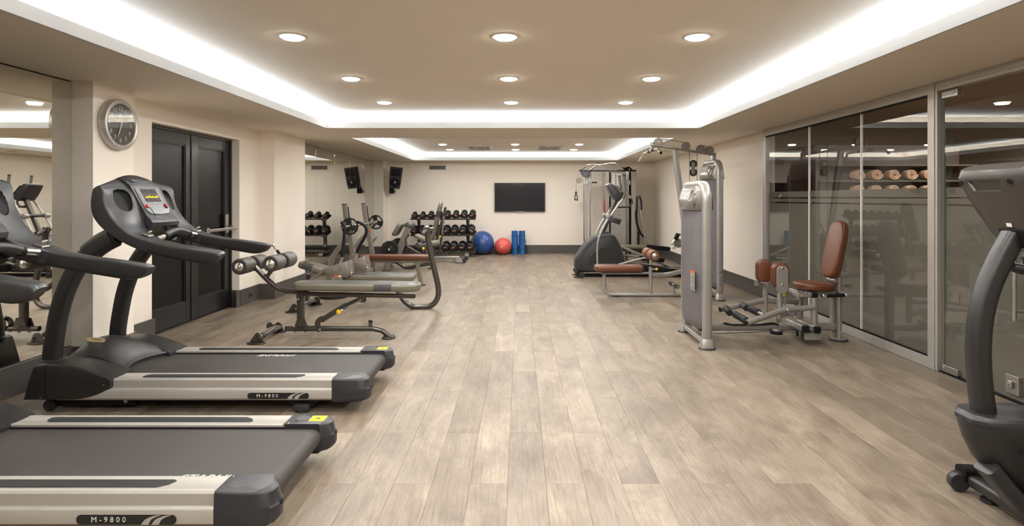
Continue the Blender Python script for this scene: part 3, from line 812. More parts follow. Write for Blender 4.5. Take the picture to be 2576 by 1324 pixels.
    for s in (-1, 1):
        Yu = mir(s, 3.765)
        b = B(); b.tube([V((p.x, Yu, p.z)) for p in up], 1, side=(0, 1, 0), prof=rrect(.078, .112, .036, 4))
        u_ = part('upright', b, m_plas, t)
        b = B(); b.tube([V((p.x, Yu, p.z)) for p in up[-9:-1]], 1, side=(0, 1, 0), prof=rrect(.096, .132, .04, 4)); part('upright_collar', b, m_plas, u_)
        b = B(); b.lathe([(.075, -.005), (.076, .0), (.062, .010)], (-3.0+.0, Yu, .311), (0, 0, 1), 24); part('base_ring', b, m_slate, u_)
    # side pods and grips
    k0 = [(-2.650, 1.440, -2.700, 1.485, 3.93, -2.700, 1.425), (-2.632, 1.405, -2.670, 1.468, 3.93, -2.714, 1.365), (-2.627, 1.345, -2.610, 1.420, 3.93, -2.718, 1.300), (-2.603, 1.272, -2.558, 1.330, 3.93, -2.702, 1.232),
          (-2.545, 1.190, -2.525, 1.235, 3.925, -2.650, 1.165), (-2.470, 1.130, -2.500, 1.168, 3.905, -2.565, 1.100), (-2.385, 1.094, -2.435, 1.122, 3.865, -2.455, 1.042), (-2.315, 1.074, -2.345, 1.090, 3.82, -2.365, 1.008)]
    k1 = [(-2.315, 1.074, -2.345, 1.090, 3.82, -2.365, 1.008), (-2.20, 1.051, -2.20, 1.062, 3.790, -2.235, .974), (-2.08, 1.036, -2.08, 1.046, 3.782, -2.10, .950), (-1.985, 1.023, -1.985, 1.031, 3.778, -2.015, .936), (-1.925, 1.013, -1.925, 1.020, 3.774, -1.975, .936), (-1.903, 1.008, -1.903, 1.014, 3.770, -1.950, .940), (-1.888, .996, -1.888, 1.001, 3.760, -1.918, .953)]
    for s in (-1, 1):
        def secof(q, r, shrink=0):
            ox, oz, ix, iz, iy, bx_, bz = q; oy = 3.688+shrink; iy = iy-shrink
            return rring([(ox, mir(s, oy), oz), (ix, mir(s, iy), iz), (bx_+(ix-ox)*.5, mir(s, iy-.01), bz+(iz-oz)*.3), (bx_, mir(s, oy+.004), bz)], r)
        b = B(); b.loft([secof(q, .016, .02 if i == 0 else 0) for i, q in enumerate(spl(k0, 3))])
        pod = part('console_pod', b, m_slate, t, smooth=42)
        # bottle pocket
        tt = V((.095, 0, -.165)).normalized(); aa = V((-.012, 1 if s < 0 else -1, .24)).normalized()
        Cc = V((-2.580, mir(s, 3.82), 1.348)); M = frame(Cc, tt, aa); nz = V((M[0][2], M[1][2], M[2][2]))
        if nz.x < 0: sgn = -1
        else: sgn = 1
        ol = [(-.075, -.045), (-.085, .0), (-.07, .05), (-.03, .068), (.03, .058), (.075, .035), (.088, 0), (.07, -.045), (.03, -.07), (-.03, -.068)]
        pts = spl([V((x, y, 0)) for x, y in ol+[ol[0]]], 3)[:-1]
        b = B(); b.loft([[M @ V((p.x*k, p.y*k, z)) for p in pts] for z, k in ((.09*sgn, 1.25), (0, 1.0), (-.028*sgn, .9), (-.034*sgn, .82))])
        carve(pod, b, m_dark)
        b = B(); b.loft([secof(q, .022) for q in spl(k1, 3)]); part('grip', b, m_plas, t, smooth=50)
        b = B(); Mc = frame((-2.41, mir(s, 3.785), 1.122), (.9, 0, -.33), (0, 1, .1))
        b.box((0, 0, -.006), (.055, .05, .01), Mc, .004); b.box((.008, 0, .012), (.028, .036, .012), Mc @ Matrix.Rotation(-.5, 4, 'Y'), .004)
        cl = part('clip_plate', b, m_steel, pod)
        b = B(); b.box((.012, 0, .019), (.018, .026, .004), Mc @ Matrix.Rotation(-.5, 4, 'Y'), .001); part('clip_pad', b, m_dark, cl)
    # console body
    def csec(Y, g):
        pf = [(-2.735, 1.33), (-2.74, 1.43), (-2.725, 1.475+g), (-2.70, 1.488+g), (-2.665, 1.477+g), (-2.612, 1.440+g*.5), (-2.606, 1.425), (-2.500, 1.235), (-2.478+g, 1.215), (-2.462+g, 1.19), (-2.466+g, 1.165), (-2.49+g, 1.145), (-2.53, 1.115), (-2.60, 1.09), (-2.68, 1.12), (-2.72, 1.22)]
        return [V((x, Y, z)) for x, z in pf]
    ys = [3.915+(2*YC-2*3.915)*i/10 for i in range(11)]
    b = B(); b.loft([csec(Y, .026*(1-(2*i/10-1)**2)) for i, Y in enumerate(ys)])
    con = part('console', b, m_slate, t, smooth=40)
    xd = V((.106, 0, -.190)).normalized()                       # down the display
    O = V((-2.606, 3.94, 1.4265)); M = frame(O, (0, 1, 0), -xd); nz = V((M[0][2], M[1][2], M[2][2]))
    if nz.x < 0: nz = -nz
    M = Matrix.Translation(nz*.0005) @ M
    up_ = 1 if V((M[0][2], M[1][2], M[2][2])).dot(nz) > 0 else -1
    W_, H_ = .26, .205
    def panel(b, x0, x1, y0, y1, z, th=.0012, bev=0):           # y measured down from the top edge
        b.prism([M @ V((x, -y, z*up_)) for x, y in ((x0, y0), (x1, y0), (x1, y1), (x0, y1))], nz*th, bev)
    b = B(); b.prism([M @ V((x, -y, 0)) for x, y in [(.0, .006), (.06, 0), (.20, 0), (.26, .006), (.258, .18), (.23, .205), (.13, .213), (.03, .205), (.002, .18)]], nz*.0025, .0012)
    face = part('display_panel', b, mat('console_overlay', srgb(98, 101, 105), .3, var=.02), con)
    b = B(); panel(b, .045, .215, .012, .115, .0027, .0008); part('display_window', b, mat('console_window', srgb(72, 66, 66), .18, var=.03), face)
    b = B(); hs = [.3, .35, .35, .5, .3, .4, .9, .3, .35, .5, .55, .35, .3, .5, .4, .35, .5, 1.0]
    for k, h in enumerate(hs): panel(b, .06+k*.0078, .0671+k*.0078, .083-.022*h, .083, .0040)
    part('amber_graph', b, m_amber, face, smooth=0)
    b = B()
    for k in range(3):
        panel(b, .052+k*.054, .052+k*.054+.046, .022, .042, .0038); panel(b, .052+k*.054, .052+k*.054+.046, .090, .110, .0038)
    part('readout', b, mat('readout_dark', srgb(58, 52, 54), .2, var=.02), face, smooth=0, kind='stuff')
    b = B()
    for x in (.030, .226):
        for k in range(5): panel(b, x-.006, x+.006, .020+k*.018, .026+k*.018, .0030)
    for k in range(14): panel(b, .055+k*.011, .0575+k*.011, .126, .134, .0030)
    panel(b, .12, .145, .1195, .1235, .003)
    for k in range(5): panel(b, .07+k*.03, .082+k*.03, .183, .190, .003)
    panel(b, .085, .115, .160, .163, .003); panel(b, .15, .18, .160, .163, .003)
    part('panel_print', b, mat('panel_print_grey', srgb(168, 168, 162), .5, var=.02), face, smooth=0)
    b = B(); c = M @ V((.022, -.150, 0)); b.lathe([(.013, 0), (.013, .008), (.010, .014), (.003, .016)], c, nz, 16); part('safety_key', b, m_red, face)
    b = B(); b.tube(spl([c+nz*.012, c+V((.03, .02, -.03)), c+V((.045, .035, -.09)), c+V((.03, .035, -.14)), c+V((.01, .015, -.185))], 5), .0022, 6); part('key_cord', b, m_dark, face)
    b = B(); c = M @ V((.232, -.150, 0)); b.lathe([(.019, 0), (.019, .004), (.015, .007)], c, nz, 20); part('button_ring', b, m_dark, face)
    b = B(); b.lathe([(.012, .004), (.012, .012), (.009, .015), (.002, .016)], c, nz, 18); part('stop_button', b, m_red, face)
    b = B(); x2 = V((-.085, 0, .045)).normalized()
    M2 = frame(V((-2.628, 3.96, 1.462)), (0, 1, 0), x2); n2 = V((M2[0][2], M2[1][2], M2[2][2]));
    if n2.z < 0: n2 = -n2
    b.prism([M2 @ V((x, y, 0)) for x, y in ((.0, 0), (.22, 0), (.205, .055), (.015, .055))], n2*.006, .001); cp2 = part('upper_panel', b, mat('console_overlay_dark', srgb(70, 70, 72), .3, var=.02), con)
    b = B()
    for q in ((.02, .06, .012, .016), (.02, .06, .022, .026), (.10, .17, .035, .040), (.12, .19, .018, .022)):
        b.prism([M2 @ V((x, y, 0))+n2*.0062 for x, y in ((q[0], q[2]), (q[1], q[2]), (q[1], q[3]), (q[0], q[3]))], n2*.0008)
    part('panel_print', b, MATS['panel_print_grey'], cp2, smooth=0)
    # heart rate bar
    z0 = 1.098
    b = B(); b.tube([V((-2.388, 3.93+i*.028, z0+.030*math.sin(PI*i/10))) for i in range(11)], .024, 14); hb = part('hand_bar', b, m_foam if False else m_plas, t)
    for s in (-1, 1):
        b = B(); b.tube([V((-2.388, mir(s, 3.84), z0-.014)), V((-2.388, mir(s, 3.935), z0))], .019, 14); part('pulse_grip', b, m_chrome, hb)
        b = B(); b.lathe([(.026, 0), (.026, .02)], (-2.388, mir(s, 3.925), z0-.001), (0, 1 if s < 0 else -1, .1), 16); part('grip_collar', b, m_dark, hb)
    b = B(); b.tube(arc([(-2.47, YC, 1.15), (-2.40, YC, 1.09), (-2.388, YC, z0+.03)], .03), .014); part('bar_bracket', b, m_dark, t)
    # model plate on the near rail
    b = B(); ol = rrect(.385, .038, .0185, 5); Mp = frame((-1.512, 3.6545, .116), (1, 0, 0), (0, 0, 1))
    b.prism([Mp @ V((x, y, 0)) for x, y in ol], (0, -.0008, 0)); pl_ = part('model_plate', b, m_printk, t)
    Mt = frame((-1.58, 3.6532, .116), (1, 0, 0), (0, 0, 1))
    b = B(); b.text('M - 9 8 0 0', Mt, .030, depth=.0003); part('model_lettering', b, m_print, pl_, smooth=0)
    b = B()
    for x0 in (.0, .040):
        up1 = spl([(x0+.075, -.0185, 0), (x0+.092, .002, 0), (x0+.125, .0155, 0), (x0+.150, .0185, 0)], 4)
        dn1 = spl([(x0+.150, .0165, 0), (x0+.130, .010, 0), (x0+.112, -.002, 0), (x0+.104, -.0185, 0)], 4)
        b.prism([Mt @ V((p[0]+.05, p[1], 0)) for p in up1+dn1], (0, -.0005, 0))
    part('swoosh', b, m_rail, pl_, smooth=0)
    # yellow warning sticker on the far cap
    b = B(); b.bx((-1.075, 2*YC-3.765, .2205), (-.998, 2*YC-3.692, .2213)); st = part('warning_sticker', b, m_yellow, t)
    b = B(); Ms = Matrix.Translation((-1.036, 2*YC-3.728, .2215)); b.prism([Ms @ V((x, y, 0)) for x, y in ((-.016, -.004), (.0, -.008), (.014, -.014), (.006, .0), (.015, .012), (-.002, .004), (-.014, .012), (-.008, .002))], (0, 0, .0004)); part('warning_symbol', b, m_printk, st)
    return t
tm = make_treadmill()
tm2 = copy_tree(tm); tm2.location = (-2.0, tm.location.y-1.41, 0)
# the two belts have stopped in different places, so each shows its lettering at another spot
def belt_text(t): return [c for b_ in t.children if b_.name.startswith('running_belt') for c in b_.children]
bpy.data.objects.remove(sorted(belt_text(tm), key=lambda o: o.name)[0]); bpy.data.objects.remove(sorted(belt_text(tm2), key=lambda o: o.name)[1])
tm2['label'] = 'black and silver treadmill, the near one, cut off by the left edge of the photo'

# ---- wall clock on the pillar
def clock():
    c = V((-3.31, 4.775, 1.955)); R = .205
    t = thing('wall_clock', 'round wall clock with silver rim and dark face on the pillar beside the black door', 'clock', c)
    b = B(); b.lathe([(.15, 0), (R-.006, 0), (R, .008), (R, .055), (R-.006, .064), (R-.020, .067), (R-.036, .060), (R-.040, .050), (R-.040, .044)], c, (1, 0, 0), 64, cap=False); part('rim', b, m_alu, t)
    b = B(); b.lathe([(R-.038, .040), (R-.038, .046), (.002, .0462)], c, (1, 0, 0), 64); f = part('face', b, mat('clock_face_grey', srgb(66, 64, 61), .5, var=.02), t, smooth=20)
    M = frame(c+V((.0465, 0, 0)), (0, 1, 0), (0, 0, 1))
    for k in range(1, 13):
        a = PI/2-2*PI*k/12; r = .128
        b = B(); b.text(str(k), M @ Matrix.Translation((r*math.cos(a), r*math.sin(a), 0)), .052, depth=.0004); part('numeral', b, m_print, f, smooth=0)
    b = B()
    for k in range(60):
        a = 2*PI*k/60; L = .010 if k % 5 == 0 else .005
        b.box(((.154+L/2)*math.cos(a), (.154+L/2)*math.sin(a), .0003), (L if True else 0, .0018, .0006), M @ Matrix.Rotation(0, 4, 'Z')) if False else b.box((.158, 0, .0003), (L, .0018, .0006), M @ Matrix.Rotation(a, 4, 'Z'))
    part('minute_marks', b, m_print, f, smooth=0, kind='stuff')
    b = B(); b.text('Polaris', M @ Matrix.Translation((0, .072, 0)), .016, depth=.0003); b.bm.free()
    b = B(); b.prism([M @ V(p) for p in ((-.022, .066, .0), (.022, .066, 0), (.022, .071, 0), (-.022, .071, 0))], (.0006, 0, 0)); b.prism([M @ V(p) for p in ((-.008, .078, .0), (.008, .078, 0), (0, .092, 0))], (.0006, 0, 0)); part('maker_mark', b, m_print, f, smooth=0, kind='stuff')
    def hand(ang, L, w, z, name):
        Mh = M @ Matrix.Rotation(-math.radians(ang), 4, 'Z')
        b = B(); b.prism([Mh @ V(p) for p in ((-w, -.03, z), (w, -.03, z), (w*.9, L*.6, z), (0, L, z), (-w*.9, L*.6, z))], (.0012, 0, 0)); part(name, b, m_print, f, smooth=0)
    hand(195.5, .085, .0055, .004, 'hour_hand'); hand(201, .128, .004, .006, 'minute_hand'); hand(2, .10, .0012, .008, 'second_hand')
    b = B(); b.lathe([(.009, .0), (.009, .010), (.003, .012)], M @ V((0, 0, 0)), (1, 0, 0), 16); part('hand_hub', b, m_print, f)
    b = B(); b.lathe([(R-.038, .058), (R-.038, .0595), (.002, .0597), (.002, .058)], c, (1, 0, 0), 64); part('cover_glass', b, m_glass, t, smooth=20)
clock()

# ================================================================== LEFT SIDE BENCHES
def P(L, Y): return [at(a, b, Y) for a, b in L]
YD = V((0, 1, 0))
def foot_pad(t, p, rx, ry, name='rubber_foot', m=None):
    b = B(); b.loft([[V((p[0]+rx*k*math.cos(a), p[1]+ry*k*math.sin(a), z)) for a in [2*PI*i/20 for i in range(20)]] for z, k in ((0, 1), (.006, 1.03), (.014, .96))])
    return part(name, b, m or m_rubber, t)
def stad(L, W, n=8, r=None):
    """rounded rectangle outline, long along x"""
    r = W/2*.98 if r is None else r
    return rrect(L, W, r, n)

# ---- abdominal bench with leg rollers
def ab_bench():
    Y = 5.67
    t = thing('sit_up_bench', 'flat taupe sit-up bench with four grey foam leg rollers, nearest bench behind the treadmills', 'bench', (-1.6, Y, 0))
    b = B(); b.tube(arc(P([(718, 827), (938, 827), (962, 832), (984, 850)], Y), .09), .0265, 16); part('base_tube', b, m_char, t)
    foot_pad(t, (-1.27, Y-.01, 0), .062, .085)
    b = B(); b.bx((-1.315, Y-.06, .012), (-1.225, Y+.06, .020), .003); part('foot_plate', b, m_char, t)
    # rear cross bar
    b = B(); b.tube(arc([(-2.445, 5.44, .04), (-2.42, 5.50, .062), (-2.405, Y, .078), (-2.42, 5.84, .062), (-2.445, 5.90, .04)], .05), 1, side=(1, 0, 0), prof=rrect(.062, .05, .018)); part('cross_bar', b, m_char, t)
    for y, s in ((5.43, -1), (5.91, 1)):
        foot_pad(t, (-2.45, y, 0), .085, .05)
        b = B(); b.prism([V((x, y-.018*s, z)) for x, z in [(-2.515, .014), (-2.385, .014), (-2.395, .05), (-2.41, .085), (-2.43, .102), (-2.455, .10), (-2.475, .075), (-2.50, .04)]], (0, .014*s, 0), .003); part('foot_bracket', b, m_char, t)
        b = B(); b.lathe([(.01, -.02), (.034, -.02), (.038, -.014), (.038, .014), (.034, .02), (.01, .02)], (-2.50, y+.045*-s*-1 if False else y+.05*s*-1, .075), (0, 1, 0), 20) if s > 0 else None
        if s > 0: part('roller_wheel', b, m_char, t)
        else: b.bm.free()
    # post
    b = B(); b.tube(P([(757, 822), (757, 738)], Y), 1, side=(1, 0, 0), prof=rrect(.068, .06, .015)); part('post', b, m_char, t)
    b = B()
    for s in (-1, 1): b.prism(P([(740, 822), (773, 822), (770, 812), (765.5, 800), (748.5, 800), (744, 812)], Y+s*.033-.004), (0, .008, 0), .002)
    b.bx(at(739, 823, Y)-V((0, .045, 0)), at(774, 820.5, Y)+V((0, .045, 0)), .002); part('gusset', b, m_char, t)
    b = B(); b.prism(P([(745.5, 737), (758.5, 737), (758.5, 752), (755, 758), (749, 758), (745.5, 752)], Y-.045), (0, .008, 0), .002); b.prism(P([(745.5, 737), (758.5, 737), (758.5, 752), (755, 758), (749, 758), (745.5, 752)], Y+.037), (0, .008, 0), .002); b.rod(at(764, 749, Y), at(757, 752, Y), .01); part('pivot_bracket', b, m_char, t)
    for px, py in ((750, 753), ):
        b = B(); bolt(b, at(px, py, Y-.045), (0, -1, 0), .013, .008); part('bolt', b, m_steel, t)
    for px in (743, 769):
        b = B(); b.lathe([(.012, 0), (.012, -.01), (.005, -.014)], at(px, 834, Y), (0, 0, 1), 10); part('bolt', b, m_steel, t)
    # rail and pad
    a_, c_ = at(768, 739.5, Y), at(1043, 745.5, Y)
    b = B(); b.tube([a_, c_], 1, side=(0, 1, 0), prof=rrect(.05, .040, .012)); rl = part('seat_rail', b, m_char, t)
    b = B(); b.box((c_+V((.003, 0, 0))), (.006, .04, .03), bev=.002); part('end_plug', b, m_dark, rl)
    dx = (at(1054, 737, 5.53)-at(736, 733, 5.53)); ux = V((dx.x, 0, dx.z*.9)).normalized()
    L = 1.215; W = .285; th = .068
    o = V((-1.572, Y, .469)); M = frame(o, ux, YD)
    ol = rrect(L, W, .11, 7)
    nrm = V((M[0][2], M[1][2], M[2][2]))
    b = B(); pad(b, plan(M, ol), nrm, th, .02, 5); pd = part('bench_pad', b, m_cream, t, smooth=50)
    b = B(); pad(b, plan(M, [(x*.978, y*.92) for x, y in ol], th-.006), nrm, .0085, .004, 2, dome=.003); part('pad_top', b, m_grayv, pd, smooth=50)
    b = B()
    x0, x1 = .185, .355
    w2 = W/2+.0018
    pts = [(-w2, .004), (-w2, th-.014), (-w2+.012, th+.0035), (w2-.012, th+.0035), (w2, th-.014), (w2, .004)]
    b.loft([[M @ V((x, y, z)) for y, z in pts] for x in (x0, x1)]); part('pad_patch', b, m_dkv, pd, smooth=50)
    b = B()
    for x in (x0, x1): b.tube([M @ V((x, y*1.006, z+.001)) for y, z in pts], .0022, 6)
    part('piping', b, m_cream, pd); pd.children[-1]['kind'] = 'stuff'
    # curved arm with rollers
    b = B(); b.tube(spl(P([(775, 737), (740, 733.5), (715, 731), (698, 725), (683, 713), (664, 695), (645, 675), (631, 662)], Y), 5), .0255, 16); arm = part('roller_arm', b, m_char, t)
    b = B(); b.tube(P([(670, 699), (690, 671), (697, 661)], Y), .019, 14); part('roller_arm', b, m_char, t)
    b = B(); b.tube(P([(707, 645), (697, 630)], Y), .014, 12); hn = part('height_handle', b, m_dark, t)
    b = B(); b.tube(P([(697, 630), (688, 617)], Y), .012, 12); b.ball(at(687, 617, Y), .016, 12); b.rod(at(700, 660, Y), at(707, 645, Y), .012); part('handle_tip', b, m_chrome, hn)
    for (x, z) in ((-2.612, .715), (-2.322, .742)):
        b = B(); b.rod((x, 5.60, z), (x, 5.74, z), .02, 14); b.lathe([(.045, 0), (.045, .006)], (x, 5.642, z), (0, 1, 0), 20); b.lathe([(.045, 0), (.045, .006)], (x, 5.698, z), (0, 1, 0), 20); part('roller_axle', b, m_chrome, t)
        for yc in (5.535, 5.81): foam_roller(t, (x, yc, z), (0, 1, 0), .205, .076)
    # adjusting strut
    b = B(); b.tube(P([(808, 806), (872, 767)], Y), 1, side=(0, 1, 0), prof=rrect(.045, .052, .012)); st = part('strut_sleeve', b, m_char, t)
    b = B(); b.tube(P([(870, 768), (903, 753)], Y), 1, side=(0, 1, 0), prof=rrect(.032, .034, .006)); bar_ = part('strut_bar', b, m_char, t)
    for f in (.25, .5, .75):
        q = at(870, 768, Y-.017).lerp(at(903, 753, Y-.017), f); b = B(); b.lathe([(.008, 0), (.008, -.001)], q, (0, 1, 0), 10); part('pin_hole', b, m_dark, bar_)
    b = B()
    for yy in (-.036, .028): b.prism(spl(P([(812, 795), (801, 799), (793, 808), (791.5, 820), (795, 831), (800, 836), (806, 834), (809.5, 827), (806, 820), (807, 811), (815, 806), (822, 810)], Y+yy), 2), (0, .008, 0), .002)
    part('strut_bracket', b, m_char, t)
    b = B(); bolt(b, at(804, 830, Y-.036), (0, -1, 0), .013, .009); part('bolt', b, m_steel, t)
    b = B(); b.rod(at(863, 779, Y-.03), at(855, 783, Y-.045), .009); bolt(b, at(868, 774, Y-.026), (0, -1, 0), .006, .004); part('pin_stem', b, m_steel, t)
    b = B(); b.lathe([(.006, 0), (.021, .002), (.023, .008), (.021, .02), (.008, .024)], at(853, 784, Y-.035), (0, -1, 0), 18); part('yellow_knob', b, m_yellow, t, 'yellow pull-pin knob')
    b = B()
    for yy in (-.034, .026): b.prism(P([(900.5, 742), (921, 744), (921, 757), (917, 761), (905, 761.5), (900.5, 757)] if yy > 0 else [(899, 742), (917, 743.5), (916, 757), (911, 761), (903, 760), (900, 756)], Y+yy), (0, .008, 0), .002)
    part('rail_bracket', b, m_char, t)
    b = B(); bolt(b, at(906, 756, Y-.034), (0, -1, 0), .013, .009); part('bolt', b, m_steel, t)
    b = B(); b.rod(at(932, 822, Y), at(932, 808, Y), .018); pk = part('storage_peg', b, m_char, t)
    b = B(); b.lathe([(.024, 0), (.025, .008), (.012, .016)], at(932, 810, Y), (.12, 0, 1), 16); part('peg_cap', b, m_dark, pk)
ab_bench()

# ---- lying machine with hooped tube (second bench)
def hoop_bench():
    Y = 7.15
    t = thing('decline_bench', 'taupe decline bench with grey side plates and a tall looped tube, behind the sit-up bench', 'bench', (-2.0, Y, 0))
    b = B(); b.tube(arc([(-2.68, 6.93, .03), (-2.63, 7.0, .07), (-2.61, 7.15, .085), (-2.60, 7.32, .07), (-2.60, 7.42, .03)], .06), 1, side=(1, 0, 0), prof=rrect(.07, .05, .018)); part('cross_bar', b, m_char, t)
    for y, x, s in ((6.93, -2.69, -1), (7.42, -2.60, 1)):
        foot_pad(t, (x, y, 0), .09, .055)
        b = B(); b.prism([V((x+a, y-.01, z)) for a, z in ((-.06, .014), (.07, .014), (.06, .07), (.03, .105), (0, .10), (-.03, .06))], (0, .014, 0), .003); part('foot_bracket', b, m_char, t)
    b = B(); b.tube([V((-2.61, Y, .08)), at(777, 690, Y)], 1, side=(1, 0, 0), prof=rrect(.055, .055, .012)); part('post', b, m_char, t)
    b = B(); b.tube(spl(P([(905, 706), (960, 708), (990, 716), (1004, 736), (1014, 753), (1028, 766), (1044, 772), (1073, 772), (1090, 765.5), (1100, 751), (1103, 737), (1101, 715), (1093, 679), (1084, 640), (1077.5, 606), (1074, 580)], Y), 5), .0345, 18); hp = part('hoop_tube', b, m_char, t)
    foot_pad(t, (at(1059, 770, Y).x, Y, 0), .06, .05)
    b = B(); b.lathe([(.045, 0), (.045, .012)], (at(1059, 770, Y).x, Y, .012), (0, 0, 1), 16); part('foot_plate', b, m_dark, t)
    b = B(); tp = at(1073.5, 577, Y); b.lathe([(.036, -.05), (.042, -.045), (.042, .02), (.036, .026)], tp, (0, 0, 1), 20); cp = part('top_collar', b, m_char, t)
    b = B(); b.lathe([(.03, .024), (.034, .028), (.033, .036), (.02, .040)], tp, (0, 0, 1), 20); part('collar_cap', b, m_chrome, cp)
    for s, q in ((-1, (1064, 588, Y-.13)), (1, (1088, 576, Y+.14))):
        b = B(); e = at(*q); b.rod(tp, e, .022, 14); b.ball(e, .024, 12); part('handle', b, m_char, t)
    # main pad
    M = frame((-1.72, 7.19, .360), (1, 0, -.012), YD); nrm = V((M[0][2], M[1][2], M[2][2]))
    ol = rrect(.86, .33, .05, 6)
    b = B(); pad(b, plan(M, ol), nrm, .064, .02, 5); pd = part('bench_pad', b, m_cream, t, smooth=50)
    b = B(); pad(b, plan(M, [(x*.975, y*.93) for x, y in ol], .059), nrm, .008, .004, 2); part('pad_top', b, m_grayv, pd, smooth=50)
    b = B(); b.bx((-2.3, Y-.03, .29), (-1.32, Y+.09, .355), .008); part('seat_frame', b, m_char, t)
    b = B(); b.rod((-1.37, 7.10, .34), (-1.34, 7.02, .33), .014); b.ball((-1.335, 7.02, .33), .02, 10); part('release_pin', b, m_dark, t)
    # raised head pad
    A = at(826, 683, Y); Bq = at(764, 663.5, Y); u = (Bq-A).normalized(); M = frame((A+Bq)/2, u, -YD); nrm = V((M[0][2], M[1][2], M[2][2]))
    if nrm.z < 0: M = frame((A+Bq)/2, u, YD); nrm = V((M[0][2], M[1][2], M[2][2]))
    L = (Bq-A).length+.05; ol = rrect(L, .30, .05, 6)
    b = B(); pad(b, plan(M, ol, -.04), nrm, .078, .025, 5, dome=.006); hd = part('head_pad', b, m_cream, t, smooth=50)
    b = B(); pts = [(-.153, -.03), (-.153, .022), (-.13, .0415), (.13, .0415), (.153, .022), (.153, -.03)]
    b.loft([[M @ V((x, y, z)) for y, z in pts] for x in (.0, .13)]); part('pad_patch', b, m_dkv, hd, smooth=50)
    b = B(); b.tube(P([(783, 704), (800, 692), (822, 676)], 6.97), .018, 12); part('side_tube', b, m_pewter, t)
    # side plates
    near = [(815, 676), (872.5, 657.5), (878.5, 684), (878, 692.5), (872.5, 698.5), (842, 698.5), (827, 695), (818.5, 689)]
    far = [(884, 656), (917, 643.5), (922.5, 668), (921, 677), (914, 683), (893, 683), (884, 681), (878, 676)]
    b = B(); b.prism(P(near, 6.93), (0, .035, 0), .006, 2); p1 = part('side_plate', b, m_pewter, t)
    b = B(); b.prism([at(873, 657, 6.96), at(878.5, 684, 6.96), at(878, 692, 6.96), at(878, 692, 6.96)+V((0, .17, 0)), at(878.5, 684, 6.96)+V((0, .17, 0)), at(873, 657, 6.96)+V((0, .17, 0))], (.012, 0, 0)); part('plate_flange', b, m_pewter, p1)
    b = B(); b.prism(P(far, 7.33), (0, .035, 0), .006, 2); p2 = part('side_plate', b, m_pewter, t)
    b = B(); b.prism([at(917.5, 643.5, 7.36), at(922.5, 668, 7.36), at(921, 677, 7.36), at(921, 677, 7.36)+V((0, .15, 0)), at(922.5, 668, 7.36)+V((0, .15, 0)), at(917.5, 643.5, 7.36)+V((0, .15, 0))], (.012, 0, 0)); part('plate_flange', b, m_pewter, p2)
    for (px, py) in ((839, 681), (856.5, 676.5)):
        b = B(); bolt(b, at(px, py, 6.93), (0, -1, 0), .011, .006); part('bolt', b, m_chrome, p1)
    b = B(); bolt(b, at(896.5, 662, 7.33), (0, -1, 0), .011, .006); part('bolt', b, m_chrome, p2)
    b = B(); b.prism(P([(841, 693.3), (851, 693.3), (851, 697), (841, 697)], 6.929), (0, -.001, 0)); part('orange_sticker', b, m_orange, p1)
    b = B(); b.prism(P([(851.6, 693.3), (858, 693.3), (858, 697.6), (851.6, 697.6)], 6.929), (0, -.001, 0)); part('white_sticker', b, m_print, p1)
    for (px, py, yy) in ((883, 686, 6.95), (923, 674, 7.36)):
        b = B(); b.tube(P([(px, py-9), (px+1, py-2), (px+2, py+3), (px-2, py+6)], yy), .006, 8); b.ball(at(px+1, py+1, yy-.01), .014, 10); part('pull_pin', b, m_chrome, t)
    # curved lifting handles with rubber grips
    for path, lo, yy in (([(860, 650), (862, 632), (864.5, 612), (866, 592), (866.5, 574), (863, 563), (859, 560)], [(854, 668), (858.5, 658), (860, 650)], 7.02),
                         ([(897.5, 640), (899.5, 631), (906, 617), (916, 600), (921.5, 585), (919, 571), (909, 562.5), (898.5, 558.5)], [(894, 655), (897, 647), (897.5, 640)], 7.38)):
        b = B(); b.tube(spl(P(path, yy), 5), .0185, 14, dome=True); h = part('rubber_grip', b, m_dark, t)
        b = B(); b.tube(P(lo, yy), .0165, 12); b.lathe([(.022, 0), (.022, .012)], at(*path[0], yy), (0, 0, 1), 14); part('grip_stem', b, m_silver, h)
hoop_bench()

# ---- weight plates
def grip_plate(b, c, r, ax=YD, th=.034, rot=0.0):
    ax = V(ax).normalized(); u = V((1, 0, 0)) if abs(ax.x) < .8 else V((0, 1, 0)); v = ax.cross(u)
    def ringp(R, n, h, ph=rot): return [V(c)+ax*h+(u*math.cos(2*PI*k/n+ph)+v*math.sin(2*PI*k/n+ph))*R for k in range(n)]
    n = 12; h = th/2
    secs = [ringp(r*.80, n, -h*.5), ringp(r*.84, n, -h), ringp(r*.97, n, -h), ringp(r, n, -h*.7), ringp(r, n, h*.7), ringp(r*.97, n, h), ringp(r*.84, n, h), ringp(r*.80, n, h*.5)]
    b.loft(secs, cap=False, closed=True)
    b.lathe([(.026, -h*.9), (r*.32, -h*.9), (r*.36, -h*.6), (r*.36, h*.6), (r*.32, h*.9), (.026, h*.9)], c, ax, 24, cap=False)
    b.lathe([(.026, h*.9), (.026, -h*.9)], c, ax, 24, cap=False)
    for k in range(3):
        a = rot+2*PI*k/3+.3; d = u*math.cos(a)+v*math.sin(a); q = ax.cross(d)
        M = frame(V(c)+d*(r*.58), d, q)
        b.box((0, 0, 0), (r*.52, r*.62, th*.62), M, .004)
    return b
